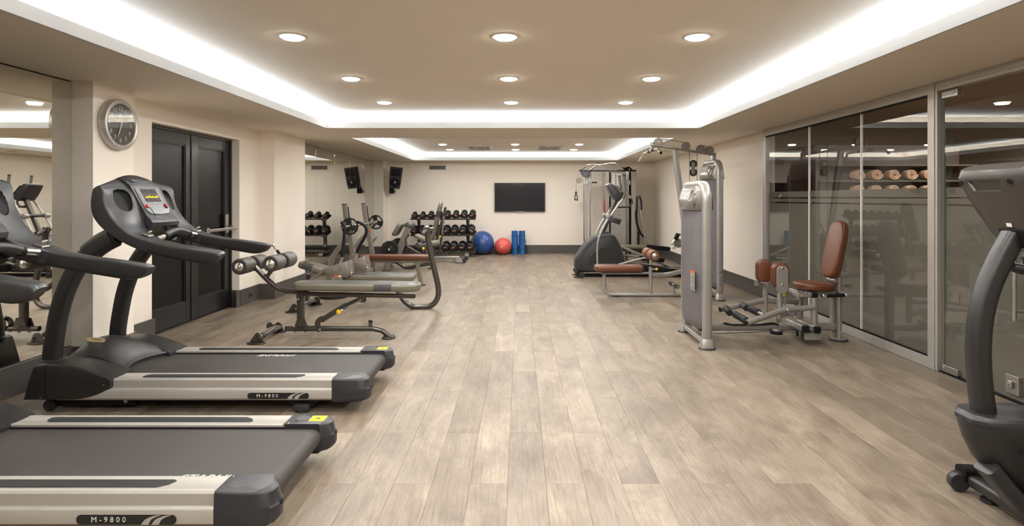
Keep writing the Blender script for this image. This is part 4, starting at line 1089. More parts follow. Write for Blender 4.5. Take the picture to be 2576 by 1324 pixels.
# ---- olympic flat bench with rack
def rack_bench():
    t = thing('barbell_bench', 'barbell bench with a long chestnut pad and two tall grey uprights', 'bench', (-2.0, 9.15, 0))
    M = frame((-1.94, 9.13, .407), (1, 0, 0), YD); ol = rrect(1.14, .27, .03, 4)
    b = B(); pad(b, plan(M, ol), (0, 0, 1), .064, .014, 4); part('bench_pad', b, m_brown, t, smooth=50)
    b = B(); b.bx((-2.50, 9.07, .355), (-1.39, 9.19, .405), .006); part('seat_rail', b, m_pewter, t)
    b = B(); b.tube([V((-1.60, 9.08, .36)), V((-1.53, 9.08, .012))], 1, side=(0, 1, 0), prof=rrect(.05, .06, .008)); part('leg', b, m_pewter, t)
    foot_pad(t, (-1.52, 9.08, 0), .055, .05)
    for s, Yu in ((-1, 8.62), (1, 9.68)):
        b = B(); pth = spl([V((-2.585, Yu, 1.265)), V((-2.545, Yu, .98)), V((-2.475, Yu, .62)), V((-2.43, Yu, .30)), V((-2.415, Yu, .02))], 4)
        b.tube(pth, 1, side=(0, 1, 0), prof=rrect(.055, .078, .01)); up = part('upright', b, m_pewter, t)
        b = B(); b.box((-2.586, Yu, 1.268), (.082, .058, .012), bev=.004); part('end_cap', b, m_dark, up)
        b = B(); b.tube([V((-2.540, Yu, 1.235)), V((-2.500, Yu, .95))], 1, side=(0, 1, 0), prof=rrect(.04, .012, .003)); part('upright_liner', b, m_dark, up)
        b = B(); b.tube(spl([V((-2.505, Yu, .78)), V((-2.60, Yu, .70)), V((-2.72, Yu, .55)), V((-2.79, Yu, .40)), V((-2.81, Yu, .22)), V((-2.81, Yu, .02))], 4), 1, side=(0, 1, 0), prof=rrect(.05, .07, .01)); part('brace', b, m_pewter, t)
        foot_pad(t, (-2.83, Yu, 0), .06, .045); foot_pad(t, (-2.40, Yu, 0), .06, .045)
        for z0 in (.90, .66):
            b = B(); b.prism([V((-2.525+(.9-z0)*.15+a, Yu-.008, z0+c)) for a, c in ((0, -.05), (.0, .015), (.05, .012), (.115, .062), (.13, .055), (.06, -.045), (.03, -.075))], (0, .016, 0), .002); part('bar_hook', b, m_pewter, t)
        for z0 in (.30, .52):
            b = B(); bolt(b, (-2.44 if z0 < .4 else -2.46, Yu-.0275, z0), (0, -1, 0), .011, .006); part('bolt', b, m_chrome, up)
        b = B(); b.bx((-2.50, Yu-.045, .012), (-2.33, Yu+.045, .03), .004); b.prism([V((-2.38, Yu-.02, .03)), V((-2.33, Yu-.02, .03)), V((-2.375, Yu-.02, .14))], (0, .04, 0)); part('base_bracket', b, m_pewter, t)
    b = B(); b.prism([at(px, py, 9.652) for px, py in ((927.5, 579), (932, 578.5), (933, 585.5), (928.5, 586))], (0, -.001, 0)); part('orange_sticker', b, m_orange, t)
    b = B(); b.bx((-2.47, 8.62, .15), (-2.41, 9.68, .21), .006); part('lower_beam', b, m_pewter, t)
    b = B(); b.tube(spl([V((-2.44, 9.13, .20)), V((-2.42, 9.13, .30)), V((-2.40, 9.13, .38))], 3), 1, side=(0, 1, 0), prof=rrect(.06, .06, .01)); part('pad_support', b, m_pewter, t)
    # barbell
    X, Z = -2.463, .948
    bb = thing('barbell', 'chrome barbell with a black grip plate on each end, resting on the bench rack', 'barbell', (X, 9.2, Z))
    b = B(); b.rod((X, 8.52, Z), (X, 9.93, Z), .0145, 14); part('bar', b, m_chrome, bb)
    for y0, y1 in ((8.18, 8.52), (9.93, 10.20)):
        b = B(); s = 1 if y0 > 9 else -1
        b.lathe([(.025, 0), (.025, y1-y0)], (X, y0, Z), (0, 1, 0), 18); b.lathe([(.036, 0), (.036, .03)], (X, (8.50 if s < 0 else 9.92), Z), (0, 1, 0), 18); part('sleeve', b, m_chrome, bb)
    for y, lab in ((8.46, 'front'), (9.99, 'rear')):
        b = B(); grip_plate(b, (X, y, Z), .128 if y < 9 else .126); single('weight_plate', b, m_iron, (X, y, Z), 'black three-grip weight plate on the %s end of the barbell' % ('near' if y < 9 else 'far'), 'weight plate', 'grip plates on the barbell')
rack_bench()
b = B(); b.lathe([(.03, .0), (.195, 0), (.205, .008), (.205, .03), (.195, .038), (.15, .036), (.14, .03), (.06, .03), (.05, .038), (.03, .038)], (-2.56, 8.02, 0), (0, 0, 1), 40)
single('round_floor_plate', b, m_iron, (-2.56, 8.02, 0), 'flat black round plate lying on the floor behind the decline bench', 'weight plate')

# ---- lever machine with slanted back pad and plates
def lever_machine():
    t = thing('abdominal_machine', 'grey lever machine with slanted back pad, left of the incline bench', 'exercise machine', (-1.9, 11.3, 0))
    Y = 11.2
    for yy, c in ((10.9, (982, 682)), (11.55, (990, 672))):
        x = at(c[0]-12, c[1], yy).x
        b = B(); b.tube(spl([V((x+.02, yy, .015)), V((x+.03, yy, .10)), V((x+.09, yy, .20)), V((x+.22, yy, .26))], 4), 1, side=(0, 1, 0), prof=rrect(.06, .11, .012)); part('leg', b, m_pewter, t)
        foot_pad(t, (x+.02, yy, 0), .085, .06)
    b = B(); b.tube(spl(P([(985, 656), (1002, 662), (1012, 669), (1023, 673), (1036, 672.5), (1052, 669), (1084, 663), (1092, 662)], Y), 4), .034, 14); part('base_tube', b, m_char, t)
    foot_pad(t, (at(1086, 676, 11.25).x, 11.25, 0), .07, .06)
    b = B(); b.tube(P([(1086, 663), (1086, 676)], 11.25), .025, 10); part('leg', b, m_char, t)
    for yy in (10.98, 11.40):
        b = B(); b.prism(P([(1020, 570), (1034, 577), (1010, 640), (1004, 648), (990, 648), (994, 632)], yy), (0, .04, 0), .006); part('back_frame', b, m_pewter, t)
    b = B(); A, Bq = at(1003, 592, Y), at(1018, 567, Y)
    M = frame((A+Bq)/2+V((-.03, 0, .0)), (Bq-A).normalized(), YD); nrm = V((M[0][2], M[1][2], M[2][2]))
    if nrm.x > 0: nrm = -nrm
    pad(b, plan(M, rrect(.27, .42, .06, 5)), nrm, .075, .028, 4); part('back_pad', b, m_cream, t, smooth=50)
    b = B(); b.lathe([(.01, 0), (.058, .004), (.07, .02), (.07, .40), (.058, .416), (.01, .42)], at(1026, 569, 10.98), (0, 1, 0), 22); part('roll_pad', b, m_grayv, t, smooth=50)
    b = B(); b.tube(spl(P([(1028, 590), (1021, 601), (1021, 612), (1027, 622), (1042, 630), (1060, 641)], 11.0), 4), .026, 12); part('side_tube', b, m_char, t)
    b = B(); A, Bq = at(1045, 592, Y), at(1076, 605, Y); u = (Bq-A).normalized(); M = frame((A+Bq)/2, u, YD); nrm = V((M[0][2], M[1][2], M[2][2]))
    pad(b, plan(M, rrect((Bq-A).length, .36, .05, 5), -.03), nrm, .065, .02, 4); part('seat_pad', b, m_cream, t, smooth=50)
    b = B(); A, Bq = at(1049, 619, 10.95), at(1100, 611, 11.45)
    b.lathe([(.01, 0), (.05, .005), (.062, .02), (.062, .26), (.05, .275), (.01, .28)], A, Bq-A, 20); part('leg_roller', b, m_grayv, t, smooth=50)
    b = B(); b.lathe([(.01, 0), (.05, .005), (.058, .02), (.058, .22), (.05, .235), (.01, .24)], A+(Bq-A).normalized()*.38, Bq-A, 20); part('leg_roller', b, m_cream, t, smooth=50)
    b = B(); b.rod(A, Bq, .02); part('roller_axle', b, m_steel, t)
    b = B(); b.tube(P([(1068, 622), (1076, 650), (1080, 664)], Y), .022, 10); part('front_post', b, m_char, t)
    b = B(); b.tube(P([(1052, 604), (1060, 622), (1066, 645)], Y), .022, 10); part('seat_post', b, m_char, t)
    b = B(); b.ball(at(1065, 625.5, 11.0), .026, 12); part('yellow_knob', b, m_yellow, t, 'yellow knob under the seat')
    b = B(); b.rod(at(980, 628, 10.80), at(980, 628, 11.75), .022); b.lathe([(.03, 0), (.03, .02), (.02, .05), (.01, .055)], at(980, 628, 10.80), (0, -1, 0), 14); part('plate_horn', b, m_chrome, t)
    X = at(980, 628, 10.86)
    for yy, lab in ((10.86, 'near'), (11.66, 'far')):
        b = B(); grip_plate(b, (X.x, yy, X.z), .165, rot=.2)
        b.lathe([(.02, -.008), (.125, -.008), (.125, .008), (.02, .008)], (X.x, yy, X.z), (0, 1, 0), 24)
        single('weight_plate', b, m_iron, (X.x, yy, X.z), 'black weight plate on the %s side of the grey lever machine' % lab, 'weight plate', 'plates on the lever machine')
lever_machine()

# ---- adjustable incline bench
def incline_bench():
    Y = 12.5
    t = thing('incline_bench', 'adjustable bench with its taupe backrest set nearly upright, before the dumbbell rack', 'bench', (-1.6, Y, 0))
    A, Bq = at(1091, 606, Y), at(1114, 511, Y); u = (Bq-A).normalized(); n_ = u.cross(YD)
    if n_.x > 0: n_ = -n_
    M = frame((A+Bq)/2, u, YD)
    L = (Bq-A).length+.03
    b = B(); pad(b, plan(M, rrect(L, .29, .10, 6)), n_, .07, .022, 4); pd = part('back_pad', b, m_cream, t, smooth=50)
    b = B(); pts = [(-.148, .0), (-.148, .052), (-.13, .073), (.13, .073), (.148, .052), (.148, .0)]
    b.loft([[(M @ V((x, y, 0)))+n_*z for y, z in pts] for x in (.10, .235)]); part('pad_patch', b, m_dkv, pd, smooth=50)
    b = B(); b.tube([at(1094, 606, Y)-n_*.03, at(1119, 521, Y)-n_*.02], 1, side=(0, 1, 0), prof=rrect(.06, .05, .01)); part('back_rail', b, m_char, t)
    b = B(); b.tube(P([(1117, 545), (1112, 590)], Y-.04), 1, side=(0, 1, 0), prof=rrect(.03, .04, .006)); sb = part('strut_bar', b, m_pewter, t)
    for k in range(5):
        q = at(1116.4-k*1.0, 551+k*9, Y-.0565); b = B(); b.lathe([(.009, 0), (.009, -.001)], q, (0, 1, 0), 10); part('pin_hole', b, m_dark, sb)
    b = B(); b.tube(P([(1111.5, 592), (1104.5, 643)], Y-.02), .024, 12); part('strut_sleeve', b, m_char, t)
    b = B(); b.ball(at(1107, 595.6, Y-.10), .024, 12); part('yellow_knob', b, m_yellow, t, 'yellow pull-pin knob')
    A2, B2 = at(1070, 617, Y), at(1101, 612, Y); u = (B2-A2).normalized(); M = frame((A2+B2)/2, u, YD)
    b = B(); pad(b, plan(M, rrect((B2-A2).length, .30, .07, 5), -.03), V((M[0][2], M[1][2], M[2][2])), .065, .02, 4); part('seat_pad', b, m_cream, t, smooth=50)
    b = B(); b.tube([V((-2.15, Y, .09)), V((-1.30, Y, .09))], 1, side=(0, 1, 0), prof=rrect(.06, .06, .012)); part('base_tube', b, m_silver, t)
    b = B(); b.tube([V((-1.88, Y, .37)), V((-1.80, Y, .10))], 1, side=(0, 1, 0), prof=rrect(.055, .06, .012)); part('post', b, m_char, t)
    b = B(); b.rod((-1.55, Y, .09), (-1.58, Y, .20), .02); part('post', b, m_char, t)
    b = B(); b.tube([V((-1.30, Y-.26, .06)), V((-1.27, Y, .09)), V((-1.30, Y+.26, .06))], 1, side=(1, 0, 0), prof=rrect(.09, .05, .015)); part('cross_bar', b, m_char, t)
    b = B(); b.prism([V((-1.34+a, Y-.285, z)) for a, z in ((0, .012), (.15, .012), (.12, .09), (.08, .13), (.03, .13), (0, .08))], (0, .02, 0), .003); part('foot_bracket', b, m_silver, t)
    for yy in (Y-.24, Y+.24):
        b = B(); b.lathe([(.01, -.02), (.04, -.02), (.045, -.012), (.045, .012), (.04, .02), (.01, .02)], (-1.17, yy, .046), (0, 1, 0), 18); wv = part('wheel', b, m_rubber, t)
        b = B(); b.tube([V((-1.28, yy, .08)), V((-1.17, yy+.03, .046))], .018, 10); part('wheel_fork', b, m_char, t)
    foot_pad(t, (-2.12, Y, 0), .06, .2); b = B(); b.bx((-2.16, Y-.2, .012), (-2.08, Y+.2, .07), .01); part('cross_bar', b, m_char, t)
    foot_pad(t, (-1.27, Y-.27, 0), .08, .03)
incline_bench()

# ---- dumbbell rack and dumbbells
def dumbbells():
    t = thing('dumbbell_rack', 'three-tier dark grey dumbbell rack against the back wall', 'rack', (-1.8, 13.7, 0))
    x0, x1 = at(1032, 500, 13.5).x, at(1196, 500, 13.5).x
    rows_ = []
    tilt = V((0, .97, .25)).normalized(); up = V((0, -.25, .97)).normalized()
    for z, px0 in ((.865, 1032), (.49, 1032), (.10, 1032)):
        c = V((0, 13.64, z+.035))
        b = B(); M = frame(V(((x0+x1)/2, c.y, c.z)), (1, 0, 0), tilt)
        b.box((0, 0, 0), (x1-x0, .30, .012), M, .002); b.box((0, -.145, .012), (x1-x0, .012, .035), M, .002)
        b.box((0, .145, .015), (x1-x0, .012, .05), M, .002)
        part('shelf', b, m_char, t); rows_.append(M)
    for px in (1054, 1177):
        x = at(px, 500, 13.76).x
        b = B(); b.tube(spl([V((x, 13.76, .93)), V((x, 13.78, .70)), V((x, 13.83, .45)), V((x, 13.83, .25)), V((x, 13.78, .03))], 4), 1, side=(1, 0, 0), prof=rrect(.075, .07, .012)); part('upright', b, m_char, t)
        b = B(); b.bx((x-.04, 13.52, .012), (x+.04, 14.02, .07), .01); part('foot_bar', b, m_char, t)
        b = B(); b.prism([V((x-.045, 13.77, z)) for z in ()] or [V((x-.045, 13.50, .012)), V((x+.045, 13.50, .012)), V((x+.05, 13.50, .09)), V((x+.02, 13.50, .12)), V((x-.02, 13.50, .12)), V((x-.05, 13.50, .09))], (0, .012, 0), .002); part('foot_plate', b, m_silver, t)
        foot_pad(t, (x, 13.55, 0), .05, .04)
        for z in (.865, .49, .10):
            b = B(); b.prism([V((x-.03, y, zz)) for y, zz in ((13.52, z), (13.78, z+.03), (13.78, z-.06))], (.06, 0, 0), .002); part('shelf_bracket', b, m_char, t)
    # cradles and dumbbells
    rowdat = [(0, [1041, 1062, 1083, 1104, 1125, 1146, 1167, 1188], [.052, .054, .060, .064, .068, .070, .074, .076], 'top'),
              (1, [1041, 1061, 1081, 1102, 1123, 1143, 1164, 1185], [.080, .082, .084, .085, .087, .088, .089, .090], 'middle'),
              (2, [1041, 1061, 1081, 1101, 1121, 1141, 1162, 1183], [.090, .090, .091, .091, .092, .092, .093, .093], 'bottom')]
    rnd = random.Random(3)
    ordn = ['leftmost', 'second', 'third', 'fourth', 'fifth', 'sixth', 'seventh', 'rightmost']
    for ri, pxs, rs, nm in rowdat:
        M = rows_[ri]
        for k, (px, r) in enumerate(zip(pxs, rs)):
            x = at(px, 500, 13.54).x-((x0+x1)/2)
            b = B()
            for yy in (-.09, .09): b.box((x, yy, .014), (r*1.5, .035, .016), M, .004); b.box((x-r*.8, yy, .026), (.012, .035, .016), M, .003); b.box((x+r*.8, yy, .026), (.012, .035, .016), M, .003)
            cr = part('cradle', b, m_dark, t); cr['kind'] = 'stuff'
            if ri == 2 and k < 4: continue
            o = M @ V((x, 0, .024+r))
            lab = '%s black round dumbbell on the %s shelf of the rack' % (ordn[k] if k in (0, 7) else ordn[k]+' from the left', nm)
            d = thing('dumbbell', lab, 'dumbbell', o, 'round black dumbbells on the rack')
            hl = .055+r*.25; off = .058
            a0 = rnd.uniform(-.9, .9)
            for s in (-1, 1):
                b = B(); n6 = 24
                b.lathe([(r*.55, 0), (r*.90, .004), (r, .014), (r, hl-.014), (r*.92, hl-.004), (r*.80, hl), (r*.1, hl)], o+tilt*(s*off), tilt*s, n6)
                h = part('head', b, m_iron, d)
                if s < 0:
                    Mf = frame(o+tilt*(-off-hl-.0008), V((math.cos(a0), 0, math.sin(a0)))-tilt*V((math.cos(a0), 0, math.sin(a0))).dot(tilt), up)
                    b = B(); w_ = r*1.25
                    xx = V((math.cos(a0), 0, 0))+up*math.sin(a0); yy_ = xx.cross(tilt)
                    if yy_.z < 0: yy_ = -yy_
                    c = o+tilt*(-off-hl-.0004)
                    def q(a, bb): return c+xx*a+yy_*bb
                    b.prism([q(-w_*.46, -r*.02), q(w_*.46, -r*.02), q(w_*.46, -r*.22), q(-w_*.46, -r*.22)], tilt*-.001); part('red_print', b, m_printr, h, smooth=0)
                    b = B()
                    for e in range(4): b.prism([q(-w_*.36+e*w_*.19, r*.10), q(-w_*.36+e*w_*.19+w_*.14, r*.10), q(-w_*.36+e*w_*.19+w_*.14, r*.26), q(-w_*.36+e*w_*.19, r*.26)], tilt*-.001)
                    pp = part('white_print', b, m_print, h, smooth=0); pp['kind'] = 'stuff'
            b = B(); b.rod(o-tilt*off, o+tilt*off, .017, 12); b.lathe([(.03, 0), (r*.5, .008)], o-tilt*(off+.0), tilt*-1, 16) if False else None; part('handle', b, m_chrome, d)
dumbbells()

# ---- balls, mats, screen, speaker
def exercise_ball(px, py, R, Y, m, lab, stripes):
    x = at(px, 500, Y).x; o = V((x, Y, R))
    t = thing('exercise_ball', lab, 'ball', (x, Y, 0))
    b = B(); n = 64
    secs = []
    for i in range(1, 40):
        a = PI*i/40; rr = R*(1+.0022*math.cos(a*stripes)*(1 if .2 < a < PI-.2 else 0))
        secs.append([o+V((rr*math.sin(a)*math.cos(2*PI*k/n), rr*math.sin(a)*math.sin(2*PI*k/n), -rr*math.cos(a))) for k in range(n)])
    b.loft(secs); return part('ball_skin', b, m, t, smooth=80), o, R
bs, o, R = exercise_ball(1213.5, 608, .286, 14.12, m_blueball, 'large glossy blue exercise ball beside the dumbbell rack', 60)
bs2, o, R = exercise_ball(1265.5, 617, .205, 14.10, m_redball, 'smaller coral red exercise ball between the blue ball and the mats', 60)
b = B()
for k in range(5):
    a = -.55+k*.09; z = .10-k*.055
    d = V((math.sin(-.30+k*.05), -math.cos(-.30+k*.05)*math.cos(z), math.sin(z)*1.0)).normalized(); u = d.cross(V((0, 0, 1))).normalized(); v = u.cross(d)
    b.box((0, 0, 0), (.012, .016+.004*(k % 2), .002), frame(o+d*(R+.0007), u, v))
pp = part('white_print', b, m_print, bs2, smooth=0); pp['kind'] = 'stuff'
for n_, (px, lab) in enumerate(((1295.3, 'rolled blue exercise mat standing upright next to the red ball'), (1313.4, 'rolled blue exercise mat with a black carry strap, right of its twin'))):
    x = at(px, 500, 14.22).x; Y = 14.24; h = .565
    t = thing('exercise_mat', lab, 'mat', (x, Y, 0), 'rolled blue mats')
    sp = [(x+(.012+.070*q/72)*math.cos(q*PI*8/72-1), Y+(.012+.070*q/72)*math.sin(q*PI*8/72-1)) for q in range(73)]
    b = B(); b.tube([V((a, c, 0)) for a, c in sp], 1, side=(0, 0, 1), prof=[(0, -.0042), (h, -.0042), (h, .0042), (0, .0042)]); part('mat_roll', b, m_mat, t, smooth=50)
    for z in (.13, .45):
        b = B(); b.lathe([(.0865, -.004), (.088, -.004), (.088, .004), (.0865, .004)], (x, Y, z), (0, 0, 1), 28, cap=False); part('elastic_band', b, mat('navy_band', srgb(14, 40, 84), .6, var=.05), t)
    if n_ == 1:
        b = B(); b.tube(spl([V((x+.085, Y-.02, .36)), V((x+.095, Y-.03, .25)), V((x+.12, Y-.04, .10)), V((x+.145, Y-.05, .03)), V((x+.14, Y-.06, .015)), V((x+.10, Y-.06, .03)), V((x+.09, Y-.05, .12)), V((x+.09, Y-.04, .22))], 5), .006, 8); part('carry_strap', b, m_dark, t)
        b = B(); b.tube(spl([V((x-.03, Y-.084, .56)), V((x-.02, Y-.088, .30)), V((x-.03, Y-.089, .1)), V((x-.035, Y-.087, .01))], 4), .004, 6); part('elastic_cord', b, MATS['navy_band'], t)
def tv():
    a, c = at(1244.5, 460.5, YB-.05), at(1371, 532.5, YB-.05)
    t = thing('television', 'large black flat television mounted on the back wall', 'television', ((a.x+c.x)/2, YB-.03, c.z))
    b = B(); b.bx((a.x, YB-.055, c.z), (c.x, YB-.018, a.z), .004); part('housing', b, m_plas, t)
    b = B(); b.bx((a.x+.010, YB-.0565, c.z+.014), (c.x-.010, YB-.0545, a.z-.010), .0005); part('screen', b, m_screen, t)
    b = B()
    for q in ((a.x-.002, c.z-.002, c.x+.002, c.z+.003), (a.x-.002, a.z-.003, c.x+.002, a.z+.002), (a.x-.002, c.z, a.x+.002, a.z), (c.x-.002, c.z, c.x+.002, a.z)): b.bx((q[0], YB-.057, q[1]), (q[2], YB-.04, q[3]))
    part('bezel', b, m_base, t)
    b = B(); m_ = (a.x+c.x)/2; b.prism([V((m_-.09, YB-.058, c.z+.004)), V((m_+.09, YB-.058, c.z+.004)), V((m_+.06, YB-.058, c.z-.012)), V((m_-.04, YB-.058, c.z-.010))], (0, .02, 0), .002); part('sensor_bar', b, m_steel, t)
    b = B(); b.bx((m_-.3, YB-.02, (a.z+c.z)/2-.15), (m_+.3, YB, (a.z+c.z)/2+.15), .003); part('wall_mount', b, m_dark, t)
tv()
def speaker():
    Y = 14.05; c = at(995, 447, Y)
    t = thing('loudspeaker', 'black loudspeaker on a bracket high in the far left corner', 'speaker', c)
    M = Matrix.Translation(c) @ Matrix.Rotation(.22, 4, 'Z') @ Matrix.Rotation(.10, 4, 'Y') @ Matrix.Rotation(.13, 4, 'X')
    b = B(); fr = [(-.15, .255), (.15, .255), (.14, -.10), (.125, -.255), (-.125, -.255), (-.14, -.10)]; bk = [(-.08, .22), (.08, .22), (.08, -.1), (.07, -.22), (-.07, -.22), (-.08, -.1)]
    b.loft([[M @ V((x*.95, -.14, z*.97)) for x, z in fr], [M @ V((x, -.12, z)) for x, z in fr], [M @ V((x, -.02, z)) for x, z in fr], [M @ V((x, .14, z)) for x, z in bk]]); bd = part('cabinet', b, m_plas, t)
    b = B(); b.lathe([(.118, 0), (.118, .008), (.105, .014), (.03, .012)], M @ V((0, -.138, -.10)), M.to_3x3() @ V((0, -1, 0)), 32); gr = part('woofer_grille', b, m_dark, bd)
    b = B(); b.box((0, -.143, .125), (.22, .02, .16), M, .012); part('horn', b, m_dark, bd)
    b = B(); b.lathe([(.018, .012), (.018, .016)], M @ V((0, -.138, -.10)), M.to_3x3() @ V((0, -1, 0)), 12); part('badge', b, m_print, gr)
    b = B(); b.tube([M @ V((-.08, .10, -.20)), V((c.x-.13, Y+.18, c.z-.33))], .012, 8); b.bx((c.x-.16, YB-.34, c.z-.38), (c.x-.06, YB-.22, c.z-.25), .006); b.bx((c.x-.13, YB-.28, c.z-.36), (c.x-.09, YB, c.z-.30), .004); part('wall_bracket', b, m_dark, t)
speaker()

# ================================================================== RIGHT SIDE MACHINES
def tower(t, x, y0, y1, zt, wx=.085, cover_side=-1, text=True, warn=False, seed=0):
    """weight tower: arched frame in the y-z plane at x, head cover, milky shrouds, weight stack"""
    # arch
    pth = arc([(x, y0+.03, .03), (x, y0, .16), (x, y0, zt), (x, y1, zt), (x, y1, .16), (x, y1-.03, .03)], [0, .12, .17, .17, .12, 0], 8)
    b = B(); b.tube(pth, 1, side=(1, 0, 0), prof=rrect(wx, .062, .024, 4)); fr = part('arch_frame', b, m_silver, t, smooth=45)
    # base bar and feet
    b = B(); b.tube([(x, y0+.02, .055), (x, y1+.02, .055)], 1, side=(1, 0, 0), prof=rrect(.06, .05, .01)); part('base_bar', b, m_silver, t)
    for y, s in ((y0, -1), (y1, 1)):
        b = B(); b.loft([[V((x+a*k, y+c*k2, z)) for a, c in rrect(.13, .10, .03, 3)] for z, k, k2 in ((.012, 1, 1), (.025, .98, .98), (.07, .86, .8), (.092, .76, .6))]); part('foot_shoe', b, m_silver, t)
        foot_pad(t, (x, y, 0), .075, .062)
    ya, yb = y0+.035, y1-.035
    zc = zt-.24
    # head cover: bulges towards the side it faces
    for s in (-1, 1):
        secs = []
        for i in range(11):
            v = i/10; Y = ya+(yb-ya)*v; q = abs(v-.5)*2; row = []
            for k in range(12):
                u = k/11; z = zc+(zt-.018-zc)*u
                bulge = .036+.074*(1-q**6)*(1-.80*u**2.2)+.008*math.sin(PI*u)*(1-q)
                row.append(V((x+s*(bulge), Y, z)))
            secs.append(row)
        b = B(); b.loft([r+[V((x+s*.02, r[-1].y, r[-1].z)), V((x+s*.02, r[0].y, r[0].z))] for r in secs])
        hc = part('head_cover', b, m_shroud, t, smooth=60)
        if s == cover_side:
            c = V((x+s*.090, (ya+yb)/2+.02, zc+.142)); M = frame(c, (0, -s*-1 if False else (-1 if s < 0 else 1), 0), (s*-.30, 0, 1)); nz = V((M[0][2], M[1][2], M[2][2]))
            if nz.x*s < 0: nz = -nz
            b = B(); b.prism([M @ V((a, q, 0)) for a, q in rrect((yb-ya)*.56, .100, .02, 4)], nz*.004, .0015); npl = part('name_plate', b, mat('name_plate_grey', srgb(124, 118, 112), .32, .55, var=.03), hc)
            b = B(); M2 = M.copy(); M2.translation = c+nz*.0045; b.text('PLAMAX', M2, .072, shear=.30, depth=.002); part('brand_lettering', b, m_print, npl, smooth=0)
            for (yy, zz) in ((ya+.07, zc+.145), (ya+.05, zc+.05)):
                b = B(); b.lathe([(.009, 0), (.009, .001), (.003, .0012)], (x+s*(.092 if zz < zc+.1 else .078), yy, zz), (s, -.3, .2), 12); part('screw_hole', b, m_dark, hc)
    # shrouds
    for s in (-1, 1):
        prof = []
        for i in range(13):
            v = i/12; Y = ya+.005+(yb-ya-.01)*v; q = abs(v-.5)*2
            prof.append((Y, x+s*(.034+.055*(1-q**4))))
        zb = .155
        secs = []
        for z, k in ((zb, .0), (zb+.015, .35), (zb+.05, .75), (zb+.10, 1), (zc+.01, 1)):
            ring_o = [V((x+s*.03+(xx-(x+s*.03))*(.5+.5*k), (ya+yb)/2+(Y-(ya+yb)/2)*(.86+.14*k), z)) for Y, xx in prof]
            ring_i = [p-V((s*.004, 0, 0)) for p in reversed(ring_o)]
            secs.append(ring_o+ring_i)
        b = B(); b.loft(secs); part('milky_shroud', b, m_milky, t, smooth=50)
    # weight stack and rods inside
    n = 14
    for k in range(n):
        z = .20+k*.033
        b = B(); b.bx((x-.028, ya+.12, z), (x+.028, yb-.12, z+.030), .003); part('weight_slab', b, m_stack, t)
    for yy in (ya+.17, yb-.17):
        b = B(); b.rod((x, yy, .13), (x, yy, zt-.05), .009); part('guide_rod', b, m_steel, t)
    b = B(); b.bx((x-.025, ya+.08, .13), (x+.025, yb-.08, .19), .005); part('stack_cushion', b, m_dark, t)
    if warn:
        b = B(); b.bx((x-.0915, ya+.03, .668), (x-.0903, ya+.16, .690)); part('warning_sticker', b, m_orange, t)
        b = B(); b.bx((x-.0915, ya+.03, .505), (x-.0903, ya+.16, .666)); sl = part('instruction_sticker', b, mat('sticker_grey', srgb(150, 146, 138), .5, var=.04), t)
        b = B()
        for k in range(9): b.bx((x-.0921, ya+.040, .514+k*.0165), (x-.0914, ya+.15-(k % 3)*.02, .520+k*.0165))
        pp = part('fine_print', b, m_base, sl, smooth=0); pp['kind'] = 'stuff'
    return fr

